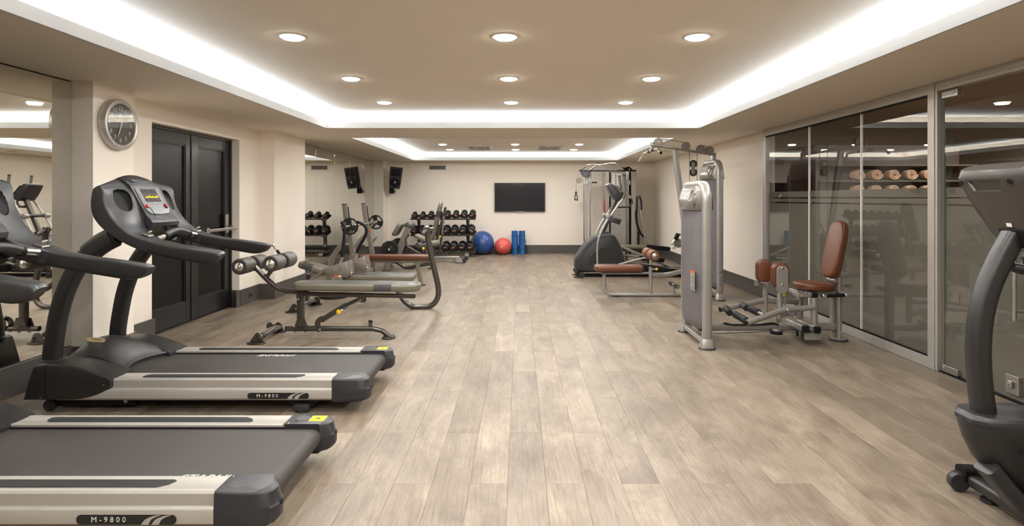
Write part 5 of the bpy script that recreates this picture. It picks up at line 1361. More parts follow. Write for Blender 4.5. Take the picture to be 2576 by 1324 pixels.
# ---- adductor machine
def adductor():
    Y = 5.60
    t = thing('hip_adductor_machine', 'hip machine with chestnut seat, tall back pad and two knee pads before the glass wall', 'exercise machine', (2.3, Y, 0))
    tower(t, 1.68, 5.25, 5.93, 1.485, warn=True)
    b = B(); b.tube([(1.70, Y, .122), (3.045, Y, .122)], 1, side=(0, 1, 0), prof=rrect(.062, .072, .02)); part('main_beam', b, m_silver, t)
    b = B(); b.tube(P([(1822, 813), (1842, 817), (1905, 817), (1948, 813.5), (1957, 817)], Y-.02), 1, side=(0, 1, 0), prof=rrect(.05, .012, .004)); part('beam_guard', b, m_dark, t)
    # rear post
    b = B(); b.tube([V((3.035, Y-.045, .02)), V((3.035, Y-.045, .60))], .021, 14); part('rear_post', b, m_silver, t)
    b = B(); b.tube([V((3.02, Y+.03, .02)), V((3.02, Y+.03, .62))], 1, side=(1, 0, 0), prof=rrect(.05, .06, .01)); part('rear_post', b, m_silver, t)
    foot_pad(t, (3.035, Y-.03, 0), .085, .075)
    b = B(); b.lathe([(.07, .012), (.07, .02)], (3.035, Y-.03, 0), (0, 0, 1), 20); part('foot_plate', b, m_silver, t)
    for z in (.075, .165):
        b = B(); bolt(b, (3.05, Y-.066, z), (0, -1, 0), .010, .006); part('bolt', b, m_steel, t)
    # back pad
    A, Bq = V((2.985, Y, .625)), V((3.085, Y, 1.095)); u = (Bq-A).normalized(); N = YD.cross(u)
    if N.x > 0: N = -N
    M = frame((A+Bq)/2, u, YD)
    ol = []
    for k in range(48):
        a = 2*PI*k/48; X = math.cos(a); S = math.sin(a)
        L = .275*math.copysign(abs(X)**.72, X)
        wd = .142 - .012*X - .010*math.sin(PI*(X+1)/2)**2
        ol.append((L, wd*math.copysign(abs(S)**.60, S)))
    b = B(); pad(b, [M @ V((a, c, 0))-N*.02 for a, c in ol], N, .078, .022, 5, dome=.006); bp = part('back_pad', b, m_brown, t, smooth=60)
    b = B(); b.tube([M @ V((a*1.004, c*1.02, 0))+N*.032 for a, c in ol], .0035, 6, closed=True); part('piping', b, m_brown, bp)
    b = B(); b.prism([M @ V((a*.8, c*.6, 0))-N*.028 for a, c in ol], N*.01); part('back_board', b, m_dark, bp)
    b = B(); b.tube([V((3.06, Y, .74)), V((3.03, Y, .60)), V((3.02, Y+.01, .56))], 1, side=(0, 1, 0), prof=rrect(.06, .05, .01)); part('pad_bracket', b, m_silver, t)
    b = B(); b.lathe([(.028, -.045), (.028, .045)], (2.985, Y-.02, .575), (0, 1, 0), 16); b.lathe([(.018, -.075), (.018, .075)], (2.985, Y-.02, .575), (0, 1, 0), 14); part('hinge', b, m_steel, t)
    # seat
    ol = []
    for k in range(44):
        a = 2*PI*k/44; X = math.cos(a); S = math.sin(a)
        ol.append((.172*math.copysign(abs(X)**(.9 if X < 0 else .45), X), (.165-.025*(X < 0)*abs(X))*math.copysign(abs(S)**.75, S)))
    c = V((2.805, Y, .480)); M = frame(c, (1, 0, -.015), YD)
    b = B(); pad(b, plan(M, ol), (0, 0, 1), .072, .026, 5, dome=.008); sp_ = part('seat_pad', b, m_brown, t, smooth=60)
    b = B(); b.bx((2.62, Y-.10, .436), (2.97, Y+.10, .478), .006); b.bx((2.57, 5.40, .436), (2.70, 5.52, .478), .006); part('seat_frame', b, m_silver, t)
    b = B(); b.bx((2.695, 5.385, .432), (2.75, 5.45, .480), .005); part('frame_plug', b, m_dark, t)
    for px, py in ((2004, 729), (2017, 733), (2029, 737)):
        b = B(); bolt(b, at(px, py, 5.395), (0, -1, 0), .008, .006); part('bolt', b, m_steel, t)
    for xx, zz in ((2.595, .165), (2.70, .158)):
        b = B(); b.bx((xx-.028, 5.315, zz-.027), (xx+.028, 5.66, zz+.027), .006); bl = part('cross_tube', b, m_silver, t)
        b = B(); b.bx((xx-.030, 5.295, zz-.029), (xx+.030, 5.325, zz+.029), .005); part('frame_plug', b, m_dark, bl)
    # side handles
    for s in (-1, 1):
        yy = Y+s*.23
        b = B(); b.tube([V((2.985, yy, .462)), V((2.80, yy, .456))], .0165, 14); hd = part('side_handle', b, m_dark, t)
        b = B(); b.lathe([(.012, 0), (.021, .004), (.022, .030), (.016, .040)], (2.815, yy, .4565), (-1, 0, 0), 16); part('handle_tip', b, m_chrome, hd)
        b = B(); b.rod((3.0, yy+s*.01, .462), (3.035, Y, .462), .018); b.ball((2.995, yy, .462), .022, 12); part('handle_rod', b, m_silver, t)
    # pivots, arms, pads, foot pegs
    for s, Yp, px in ((-1, 5.38, 2048), (1, 5.74, 2012)):
        x = at(px, 780, Yp).x
        b = B(); b.rod((x, Yp, .115), (x, Yp, .436), .030, 18); b.lathe([(.034, 0), (.034, .01)], (x, Yp, .425), (0, 0, 1), 18); part('pivot_post', b, m_silver, t)
        b = B(); b.bx((x-.10, Yp-.045, .055), (x+.05, Yp+.045, .115), .006); bl = part('pivot_block', b, m_silver, t)
        if s < 0: arm = spl(P([(2046, 773)], 5.36)+P([(2015, 777)], 5.34)+P([(1988, 779.5)], 5.30)+P([(1961, 784)], 5.24)+P([(1925, 797)], 5.14)+P([(1877, 813)], 5.0), 4)
        else: arm = spl(P([(2007, 759)], 5.74)+P([(1960, 758)], 5.74)+P([(1921, 757)], 5.74)+P([(1900, 761)], 5.73)+P([(1860, 769.5)], 5.70)+P([(1812, 779)], 5.66), 4)
        b = B(); b.tube(arm, .026, 16); am = part('leg_arm', b, m_silver, t)
        b = B(); b.lathe([(.020, 0), (.0235, .003), (.0235, .006)], arm[-1], arm[-1]-arm[-2], 16); part('arm_plug', b, m_dark, am)
    b = B(); bolt(b, at(1980, 779, 5.27)-V((0, .028, 0)), (0, -1, .2), .016, .008); part('bolt', b, m_steel, t)
    def peg(p, q, r=.030, name='foot_peg'):
        p, q = V(p), V(q); ax = (q-p).normalized(); L = (q-p).length
        u = ax.orthogonal().normalized(); v = ax.cross(u)
        prof = [(r*(1+.06*(i % 2)), 0) for i in range(28)]
        b = B(); rg = lambda k, h: [p+ax*h+(u*math.cos(2*PI*i/28)+v*math.sin(2*PI*i/28))*r*k*(1+.05*(i % 2)) for i in range(28)]
        b.loft([rg(.9, 0), rg(1, .006), rg(1, L-.006), rg(.93, L)]); return part(name, b, m_rubber, t)
    peg(at(1825, 775, 5.64), at(1836, 788, 5.49)); peg(at(1867, 767, 5.68), at(1879, 776, 5.53))
    peg(at(1877, 807, 5.04), at(1849, 791, 5.21)); peg(at(1908, 787, 5.17), at(1887, 777, 5.33))
    b = B(); b.rod(at(1921, 793, 5.12), at(1908, 787, 5.17), .016); part('peg_rod', b, m_chrome, t)
    # knee pads
    for s in (-1, 1):
        if s > 0: c = at(1921, 681, 5.66); N = V((-.22, -1, 0)).normalized(); w_, h_ = .145, .215
        else: c = at(1962, 693, 5.40); N = V((.10, 1, 0)).normalized(); w_, h_ = .158, .222
        ux = V((0, 0, 1)).cross(N).normalized(); M = frame(c, ux, (0, 0, 1))
        ol = rrect(w_, h_, .055, 7)
        b = B(); pad(b, [M @ V((a, q, 0))-N*.035 for a, q in ol], N, .075, .022, 5, dome=.006); kp = part('knee_pad', b, m_brown, t, smooth=60)
        b = B(); b.tube([M @ V((a*1.01, q*1.01, 0)) for a, q in ol], .003, 6, closed=True); part('piping', b, m_brown, kp)
        if s < 0:
            b = B(); cc = at(1969, 704, 5.345); b.prism([cc+V((a, 0, q)) for a, q in rrect(.105, .255, .05, 7)], (0, .012, 0), .003); pl = part('pad_plate', b, m_silver, t)
            for py in (675.5, 717):
                b = B(); bolt(b, at(1968, py, 5.344), (0, -1, 0), .013, .007); part('bolt', b, m_chrome, pl)
        else:
            b = B(); b.prism([c-N*-.045+V((a, .0, q)) for a, q in rrect(.09, .20, .04, 6)], N*-.01, .002) if False else b.prism([c-N*.036+ux*a+V((0, 0, q)) for a, q in rrect(.09, .18, .04, 6)], N*-.008, .002); part('pad_plate', b, m_silver, t)
    b = B(); b.tube(arc([at(1905, 706, 5.68), at(1909, 715, 5.70), at(1920, 716, 5.72), at(1926, 727, 5.72), at(1926, 748, 5.72)], .03), .018, 14); b.box(at(1903, 712, 5.66), (.035, .02, .06), bev=.004); part('knee_pad_arm', b, m_silver, t)
    b = B(); b.rod(at(1926, 738, 5.72), at(1926, 784, 5.72), .0205, 14); b.lathe([(.024, 0), (.024, .008)], at(1926, 739, 5.72), (0, 0, 1), 14); part('pad_post', b, m_silver, t)
    b = B(); b.rod(at(1960, 738, 5.33), at(1960, 755, 5.33), .018, 14); b.rod(at(1961, 752, 5.33), at(1961, 802, 5.33), .0225, 14); b.lathe([(.026, 0), (.026, .008)], at(1961, 753, 5.33), (0, 0, 1), 14); part('pad_post', b, m_silver, t)
    b = B(); b.lathe([(.008, 0), (.011, .004), (.011, .022), (.008, .026)], at(1973.5, 746, 5.45), (0, 0, 1), 12); part('yellow_pin', b, m_yellow, t, 'yellow range pin')
    b = B(); b.rod(at(1973.5, 746, 5.45), at(1975, 770, 5.45), .006); part('pin_stem', b, m_steel, t)
    # lower mechanism
    b = B(); b.tube(spl([V((2.52, 5.78, .25)), V((2.62, 5.78, .24)), V((2.70, 5.76, .20))], 3), 1, side=(0, 1, 0), prof=rrect(.03, .05, .008)); b.prism([V((2.50, 5.77, .26)), V((2.74, 5.77, .24)), V((2.74, 5.77, .20)), V((2.60, 5.77, .18)), V((2.56, 5.77, .10)), V((2.53, 5.77, .10)), V((2.53, 5.77, .2))], (0, .012, 0), .002); part('cam_plate', b, m_silver, t)
    b = B(); b.lathe([(.012, -.015), (.06, -.015), (.06, -.009), (.05, -.003), (.05, .003), (.06, .009), (.06, .015), (.012, .015)], at(1953, 836, 5.52), (0, 0, 1), 28); part('pulley', b, m_rubber, t)
    b = B(); b.lathe([(.04, .016), (.03, .03)], at(1953, 836, 5.52), (0, 0, 1), 18); part('pulley_mount', b, m_silver, t)
    b = B(); b.tube([at(1796, 840, 5.52), at(1938, 834.5, 5.49)], .0035, 6); part('cable', b, m_rubber, t)
    b = B(); b.tube([at(1968, 834, 5.49), at(2010, 838, 5.45)], .0035, 6); part('cable', b, m_rubber, t)
    b = B(); b.rod(at(2018, 834, 5.36), at(2018, 855, 5.36), .014); part('stop_bumper', b, m_rubber, t)
    b = B(); b.rod(at(2006, 834, 5.50), at(2006, 845, 5.50), .014); part('stop_bumper', b, m_rubber, t)
    b = B(); b.bx(at(2026, 842, 5.40), at(2044, 830, 5.40)+V((0, .3, 0)), .005); part('selector_arm', b, m_silver, t)
    b = B(); b.bx(at(2029, 839, 5.396), at(2040, 833, 5.40)); part('arm_opening', b, m_dark, t)
    b = B(); b.box(at(2034, 850, 5.42), (.055, .03, .022), bev=.004); part('arm_foot', b, m_steel, t)
adductor()

# ---- pulldown and row machine
def pulldown():
    Y = 8.05
    t = thing('pulldown_machine', 'cable pulldown tower with chestnut bench and tan knee rollers, behind the hip machine', 'exercise machine', (2.2, Y, 0))
    tower(t, 2.647, 7.74, 8.42, 1.85, cover_side=-1)
    # ground frame
    b = B(); b.tube(arc(P([(1520, 690), (1520, 741.5), (1800, 742.5)], Y), [0, .17, 0], 9), .0245, 16); part('ground_tube', b, m_silver, t)
    foot_pad(t, (at(1549, 747, Y).x, Y, 0), .048, .04)
    b = B(); b.tube(P([(1512, 687.5), (1638, 687.5)], Y), .016, 12); part('bench_rail', b, m_silver, t)
    b = B(); A = at(1496, 677, Y).x; C_ = at(1616, 677, Y).x
    M = frame(((A+C_)/2, Y, .352), (1, 0, 0), YD); pad(b, plan(M, rrect(C_-A, .27, .05, 6)), (0, 0, 1), .086, .032, 6, dome=.003); part('bench_pad', b, m_brown, t, smooth=60)
    b = B(); b.rod(at(1636.5, 742, Y), at(1636.5, 670, Y), .0255, 16); po = part('roller_post', b, m_silver, t)
    b = B(); b.rod(at(1636.5, 670, Y), at(1636.5, 640, Y), .0185, 16); part('roller_post', b, m_chrome, t)
    b = B(); b.lathe([(.030, -.01), (.030, .01)], at(1636.5, 669, Y), (0, 0, 1), 16); part('post_collar', b, m_dark, t)
    b = B(); b.rod((1.80, Y-.28, .586), (1.80, Y+.28, .586), .014); part('roller_axle', b, m_steel, t)
    for yc in (Y-.15, Y+.15):
        foam_roller(t, (1.80, yc, .586), (0, 1, 0), .22, .072, foam=m_tan, cap_m=m_steel, rib_m=mat('tan_foam_ribs', srgb(70, 43, 28), .6, var=.1))
    b = B(); b.rod(at(1640, 677.5, Y-.03), at(1650, 677.5, Y-.06), .008); part('knob_stem', b, m_steel, t)
    b = B(); b.ball(at(1652, 677.5, Y-.08), .020, 14); part('yellow_knob', b, m_yellow, t, 'round yellow knob')
    b = B(); b.tube(spl([V((1.80, 8.07, .30)), V((1.98, 8.08, .295)), V((2.10, 8.08, .31)), V((2.30, 8.1, .345)), V((2.62, 8.1, .345))], 4), 1, side=(0, 1, 0), prof=rrect(.06, .062, .014)); part('seat_beam', b, m_silver, t)
    # foot rest
    b = B(); b.tube(P([(1695, 742), (1695, 722)], Y), 1, side=(1, 0, 0), prof=rrect(.04, .03, .006)); part('foot_rest_post', b, m_silver, t)
    x = at(1695, 716, Y).x; zf = at(1695, 717, Y).z
    b = B(); b.rod((x, Y-.20, zf), (x, Y+.20, zf), .018); part('foot_rest_bar', b, m_steel, t)
    for s in (-1, 1):
        b = B(); b.lathe([(.02, 0), (.028, .004), (.028, .116), (.024, .12)], (x, Y+s*.07, zf), (0, s, 0), 18); part('foot_rest_grip', b, m_rubber, t)
    # strut and boom
    b = B(); b.tube([at(1697, 378, Y+.02), at(1714, 505, Y+.02), at(1746, 745, Y+.02)], 1, side=(0, 1, 0), prof=rrect(.05, .078, .012)); part('strut', b, m_silver, t)
    L, R = at(1641, 364.5, Y), at(1798, 390, Y)
    b = B(); b.tube([L, R], 1, side=(0, 1, 0), prof=rrect(.06, .032, .010)); bm_ = part('boom', b, m_pewter, t)
    b = B(); b.box(R+V((-.015, 0, -.03)), (.055, .06, .12), bev=.008); part('boom_bracket', b, m_silver, t)
    b = B(); b.box(L+V((-.005, 0, .005)), (.05, .07, .05), bev=.01); part('boom_end', b, m_silver, t)
    for px, py in ((1655.7, 357.5), (1725.6, 367.7), (1762.5, 375), (1784.6, 379.3)):
        c = at(px, py, Y)
        b = B()
        for s in (-1, 1): b.lathe([(.058, 0), (.058, .005)], c+V((0, s*.018-.0025, 0)), (0, 1, 0), 28)
        pc = part('pulley_cover', b, m_pewter, t)
        b = B(); b.lathe([(.01, -.012), (.050, -.012), (.044, 0), (.050, .012), (.01, .012)], c, (0, 1, 0), 24); part('pulley_wheel', b, m_rubber, pc)
        b = B(); bolt(b, c+V((0, -.021, 0)), (0, -1, 0), .008, .005); part('bolt', b, m_chrome, pc)
    b = B(); b.tube([at(1655, 347, Y), at(1664, 349.5, Y), at(1727, 359, Y)], .0035, 6); part('cable', b, m_rubber, t)
    b = B(); b.tube([at(1763, 365, Y), at(1785, 370, Y)], .0035, 6); part('cable', b, m_rubber, t)
    for px in (1734.5, 1753.5):
        b = B(); b.tube([at(px, 376, Y), at(px, 470, Y)], .0032, 6); part('cable', b, m_rubber, t)
    for py in (412.6, 434):
        b = B(); b.lathe([(.01, -.012), (.052, -.012), (.054, -.008), (.046, 0), (.054, .008), (.052, .012), (.01, .012)], at(1744, py, Y), (0, 1, 0), 28); part('floating_pulley', b, m_rubber, t)
    b = B(); c = at(1744, 423.3, Y-.02); b.prism([c+V((a, 0, q)) for a, q in rrect(.05, .17, .024, 6)], (0, .006, 0), .001); lk = part('pulley_link', b, m_pewter, t)
    for py in (412.6, 434):
        b = B(); bolt(b, at(1744, py, Y-.02), (0, -1, 0), .008, .005); part('bolt', b, m_chrome, lk)
    b = B(); b.bx((2.35, Y-.10, .09), (2.60, Y+.10, .15), .006); b.tube([at(1735, 470, Y), at(1735, 700, Y)], .003, 6); part('rear_block', b, m_silver, t)
    # vertical mark on the arch column
    Ml = frame((2.647, 7.74-.0318, .42), (0, 0, 1), (-1, 0, 0))
    b = B()
    for o_ in (0, 1):
        s = 1 if o_ == 0 else -1
        b.tube([V((2.647+s*a, 7.708, .376+s*c)) for a, c in ((.004, .022), (.018, .014), (.022, .0), (-.004, .004), (-.018, .010), (-.020, .02))], .003, 6)
    pp = part('double_s_logo', b, m_base, t)
    b = B(); b.text('OSUMU:3', frame((2.647, 7.7075, .262), (0, 0, 1), (-1, 0, 0)), .034, depth=.0006); part('vertical_lettering', b, m_base, t, smooth=0)
    # lat bar
    lb = thing('lat_bar', 'bent chrome lat bar hanging from the end of the pulldown boom', 'cable bar', at(1637, 381, Y))
    z = at(1637, 380, Y).z; xb = at(1638, 380, Y).x
    pth = arc([(xb+.01, Y-.52, z-.07), (xb, Y-.40, z), (xb, Y, z+.008), (xb, Y+.45, z), (xb-.04, Y+.60, z-.10)], .05)
    b = B(); b.tube(pth, .0165, 14); part('bar', b, m_chrome, lb)
    b = B(); b.lathe([(.0175, 0), (.0185, .004), (.0185, .02)], pth[0]-(pth[1]-pth[0]).normalized()*.002, pth[1]-pth[0], 14); part('bar_plug', b, m_dark, lb)
    b = B(); b.box((xb, Y, z+.01), (.03, .08, .045), bev=.006); b.rod((xb, Y, z+.03), (xb, Y, z+.07), .006); part('swivel', b, m_chrome, lb)
    for s in (-1, 1):
        b = B(); b.rod((xb, Y+s*.05, z+.004), (xb, Y+s*.17, z+.004), .021, 14); part('bar_grip', b, m_rubber, lb)
pulldown()

# ---- rear elliptical trainer
def elliptical():
    y0, y1 = 10.02, 10.36; Y = 10.19
    t = thing('elliptical_trainer', 'dark grey elliptical trainer with silver swing arms, left of the pulldown tower', 'elliptical trainer', (1.6, Y, 0))
    side = spl(P([(1455.5, 687), (1448, 676), (1447.5, 661), (1452, 645), (1463, 626.5), (1477, 609), (1494, 596.5), (1511, 590)], y0), 3)+spl(P([(1526, 589), (1543, 591), (1552, 600), (1562, 618), (1568.5, 638), (1573, 662), (1574, 686)], y0), 3)
    b = B(); b.prism(side, (0, y1-y0, 0), .045, 4); sh = part('drive_shroud', b, m_slate, t, smooth=45)
    inner = spl(P([(1462, 684), (1459, 668), (1466, 648), (1480, 626), (1498, 609), (1515, 600.5), (1540, 599)], y0-.004), 3)+spl(P([(1550, 610), (1560, 634), (1567, 662), (1569, 684)], y0-.004), 3)
    b = B(); b.prism([p for p in inner], (0, .02, 0), .006, 2); part('side_panel', b, m_plas, sh)
    arc1 = spl(P([(1480, 668), (1484, 650), (1497, 633), (1517, 622), (1540, 617), (1561, 617.5)], y0-.006), 4)
    b = B(); b.prism(arc1+P([(1567, 650), (1569, 668)], y0-.006), (0, .01, 0), .003); part('disc_cover', b, m_plas, sh)
    b = B(); b.tube(P([(1454, 690), (1470, 692), (1680, 692), (1800, 690)], y0+.15), 1, side=(0, 1, 0), prof=rrect(.10, .05, .012)); part('base_frame', b, m_dark, t)
    b = B(); b.tube([V((.985, y0-.13, .075)), V((.985, y1+.13, .075))], 1, side=(1, 0, 0), prof=rrect(.06, .07, .02)); part('front_foot', b, m_dark, t)
    for yy in (y0-.12, y1+.12):
        b = B(); b.lathe([(.012, -.02), (.045, -.02), (.050, -.014), (.050, .014), (.045, .02), (.012, .02)], (at(1462, 694, y0).x, yy, .051), (0, 1, 0), 22); part('wheel', b, m_rubber, t)
    for yy in (y0+.0, y1): foot_pad(t, (.955, yy, 0), .03, .03)
    b = B(); b.bx((2.9, y0-.1, .012), (3.0, y1+.1, .09), .01); part('rear_foot', b, m_dark, t)
    for yy in (y0, y1): foot_pad(t, (2.95, yy, 0), .04, .04)
    # mast and console
    b = B(); b.tube(P([(1513, 592), (1532, 545), (1551, 500)], Y), 1, side=(0, 1, 0), prof=rrect(.07, .075, .02)); part('mast', b, m_char, t)
    b = B(); b.prism(P([(1498, 592), (1512, 584), (1530, 584), (1536, 592)], Y-.06), (0, .12, 0), .01); part('mast_boot', b, m_plas, t)
    poly = [(1528, 466), (1532, 462.5), (1540, 462), (1546, 466), (1558, 480), (1570, 495), (1566, 501), (1557, 506), (1550, 504), (1541, 492), (1533, 478)]
    b = B(); b.prism(P(poly, Y-.17), (0, .34, 0), .018, 3); con = part('console', b, m_slate, t, smooth=45)
    b = B(); b.prism(P([(1529, 465), (1533, 461.5), (1541, 461.5), (1545, 465)], Y-.14), (0, .28, 0), .004); part('console_cap', b, m_silver, con)
    b = B(); p1, p2 = at(1547, 464.5, Y), at(1571, 493, Y); d = (p2-p1).normalized(); n_ = V((-d.z, 0, d.x)); n_ = n_ if n_.x > 0 else -n_
    b.prism([p1+d*.03+V((0, -.13, 0)), p2-d*.03+V((0, -.13, 0)), p2-d*.03+V((0, .13, 0)), p1+d*.03+V((0, .13, 0))], n_*.004, .001); part('display_panel', b, m_screen, con)
    # fixed handlebars
    for s in (-1, 1):
        yy = Y+s*.19
        b = B(); b.tube(arc([at(1549, 519, Y)+V((0, s*.02, 0)), at(1556, 522, yy), at(1583, 520.5, yy), at(1590.5, 511, yy), at(1588, 499, yy), at(1579, 489, yy)], .05), .016, 12); fb = part('fixed_handlebar', b, m_plas, t)
        b = B(); b.tube([at(1588, 499, yy), at(1580.5, 490.5, yy)], .0185, 12); part('pulse_grip', b, m_chrome, fb)
    # swing arms
    for s, Ya in ((-1, 9.97), (1, 10.42)):
        up = [(1550.5, 523), (1562, 506), (1567.5, 500)]; k = 0 if s < 0 else -3
        low = [V((at(px, py, 9.97).x, Ya, at(px, py, 9.97).z)) for px, py in ((1503, 666), (1502.5, 632), (1505.5, 604), (1517, 574), (1531, 550), (1541, 537), (1552, 520), (1562, 507), (1568, 499))]
        if s > 0: low = [V((p.x, Ya, p.z)) for p in low]
        b = B(); b.tube(spl(low, 4), .0205, 14); ar = part('swing_arm', b, m_silver, t)
        gr = [V((at(px, py, 9.97).x, Ya, at(px, py, 9.97).z)) for px, py in ((1567, 500.5), (1571, 491), (1573.5, 475), (1571, 455), (1569.5, 441))]
        b = B(); b.tube(spl(gr, 4), .0215, 14, dome=True); part('arm_grip', b, m_char if False else m_foam, ar)
        b = B(); b.lathe([(.028, 0), (.028, .01), (.012, .018)], gr[-1]-V((0, 0, .004)), (0, 0, 1), 14); part('grip_cap', b, m_dark, ar)
        hub = at(1530, 544, 9.97); hub = V((hub.x, Ya, hub.z))
        b = B(); b.lathe([(.02, -.05), (.042, -.048), (.046, 0), (.042, .048), (.02, .05)], hub, (0, 1, 0), 20); part('arm_hub', b, m_silver, t)
        # pedal arms
        ped = [V((at(px, py, 9.97).x, Ya, at(px, py, 9.97).z)) for px, py in ((1556, 666), (1590, 657), (1615, 650.5), (1632, 649))] if s < 0 else [V((at(px, py, Ya).x, Ya, at(px, py, Ya).z)) for px, py in ((1503, 630), (1560, 640), (1600, 646), (1640, 640))]
        b = B(); b.tube(spl(ped, 4), .018, 12); part('pedal_arm', b, m_silver, t)
    h = at(1537.5, 548, 9.93)
    b = B(); b.lathe([(.01, 0), (.032, .004), (.036, .02), (.03, .06)], h+V((0, -.01, 0)), (0, 1, 0), 18); part('hub_cap', b, m_plas, t)
    b = B(); b.tube([at(1528, 543, Y), at(1528, 543, Y)+V((0, -.22, 0))], .03, 14); b.tube([at(1528, 543, Y), at(1528, 543, Y)+V((0, .22, 0))], .03, 14); part('arm_axle', b, m_slate, t)
    b = B(); b.prism(P([(1535, 545), (1564, 553), (1559, 566), (1533, 557)], 9.86), (0, .07, 0), .008, 2); part('bottle_holder', b, m_slate, t)
    # silver rods to the ramp
    b = B(); b.tube(P([(1562, 620), (1600, 637), (1650, 656), (1693, 675)], Y+.12), 1, side=(0, 1, 0), prof=rrect(.04, .045, .012)); part('ramp_link', b, m_silver, t)
    b = B(); b.tube([V((2.0, Y+.2, .16)), V((2.9, Y+.2, .13))], 1, side=(0, 1, 0), prof=rrect(.05, .03, .006)); b.tube([V((2.0, Y-.1, .16)), V((2.9, Y-.1, .13))], 1, side=(0, 1, 0), prof=rrect(.05, .03, .006)); pp = part('ramp_rail', b, m_pewter, t); pp['kind'] = 'stuff'
    b = B(); b.prism([V((1.86, y0-.02, .09)), V((2.9, y0-.02, .06)), V((2.9, y0-.02, .11)), V((2.2, y0-.02, .19)), V((1.86, y0-.02, .22))], (0, .36, 0), .01); part('ramp_cover', b, m_dark, t)
    # pedals
    for s, c in ((-1, V((2.27, Y-.12, .295))), (1, V((2.46, Y+.22, .46)))):
        M = frame(c, (1, 0, -.10), YD); n_ = V((M[0][2], M[1][2], M[2][2]))
        b = B(); secs = []
        ol = [(.20, .055), (.14, .085), (0, .09), (-.14, .08), (-.20, .05), (-.20, -.05), (-.14, -.08), (0, -.09), (.14, -.085), (.20, -.055)]
        b.loft([[M @ V((x, y, 0))-n_*.02 for x, y in ol], [M @ V((x*1.04, y*1.1, 0))+n_*.045 for x, y in ol], [M @ V((x*.98, y*.95, 0))+n_*.042 for x, y in ol], [M @ V((x*.95, y*.9, 0)) for x, y in ol]]); part('pedal', b, m_dark, t)
elliptical()

# ---- flat bench between elliptical and trainer
def back_bench():
    Y = 12.3
    t = thing('flat_bench', 'low flat taupe bench behind the elliptical trainer', 'bench', (2.5, Y, 0))
    a, c = at(1560, 617.5, Y), at(1646, 617.5, Y)
    M = frame(((a.x+c.x)/2, Y+.1, .295), (1, 0, 0), YD)
    b = B(); pad(b, plan(M, rrect(c.x-a.x, .28, .06, 5)), (0, 0, 1), .07, .02, 4); part('bench_pad', b, m_cream, t, smooth=60)
    b = B(); b.bx((a.x+.05, Y+.06, .24), (c.x-.05, Y+.14, .294), .006); part('seat_rail', b, m_char, t)
    for x in (a.x+.15, c.x-.15):
        b = B(); b.tube([V((x, Y+.1, .25)), V((x, Y+.1, .05))], 1, side=(1, 0, 0), prof=rrect(.06, .06, .012)); part('leg', b, m_char, t)
        b = B(); b.bx((x-.03, Y-.12, .012), (x+.03, Y+.32, .06), .01); part('cross_bar', b, m_char, t)
        for yy in (Y-.1, Y+.3): foot_pad(t, (x, yy, 0), .04, .03)
back_bench()

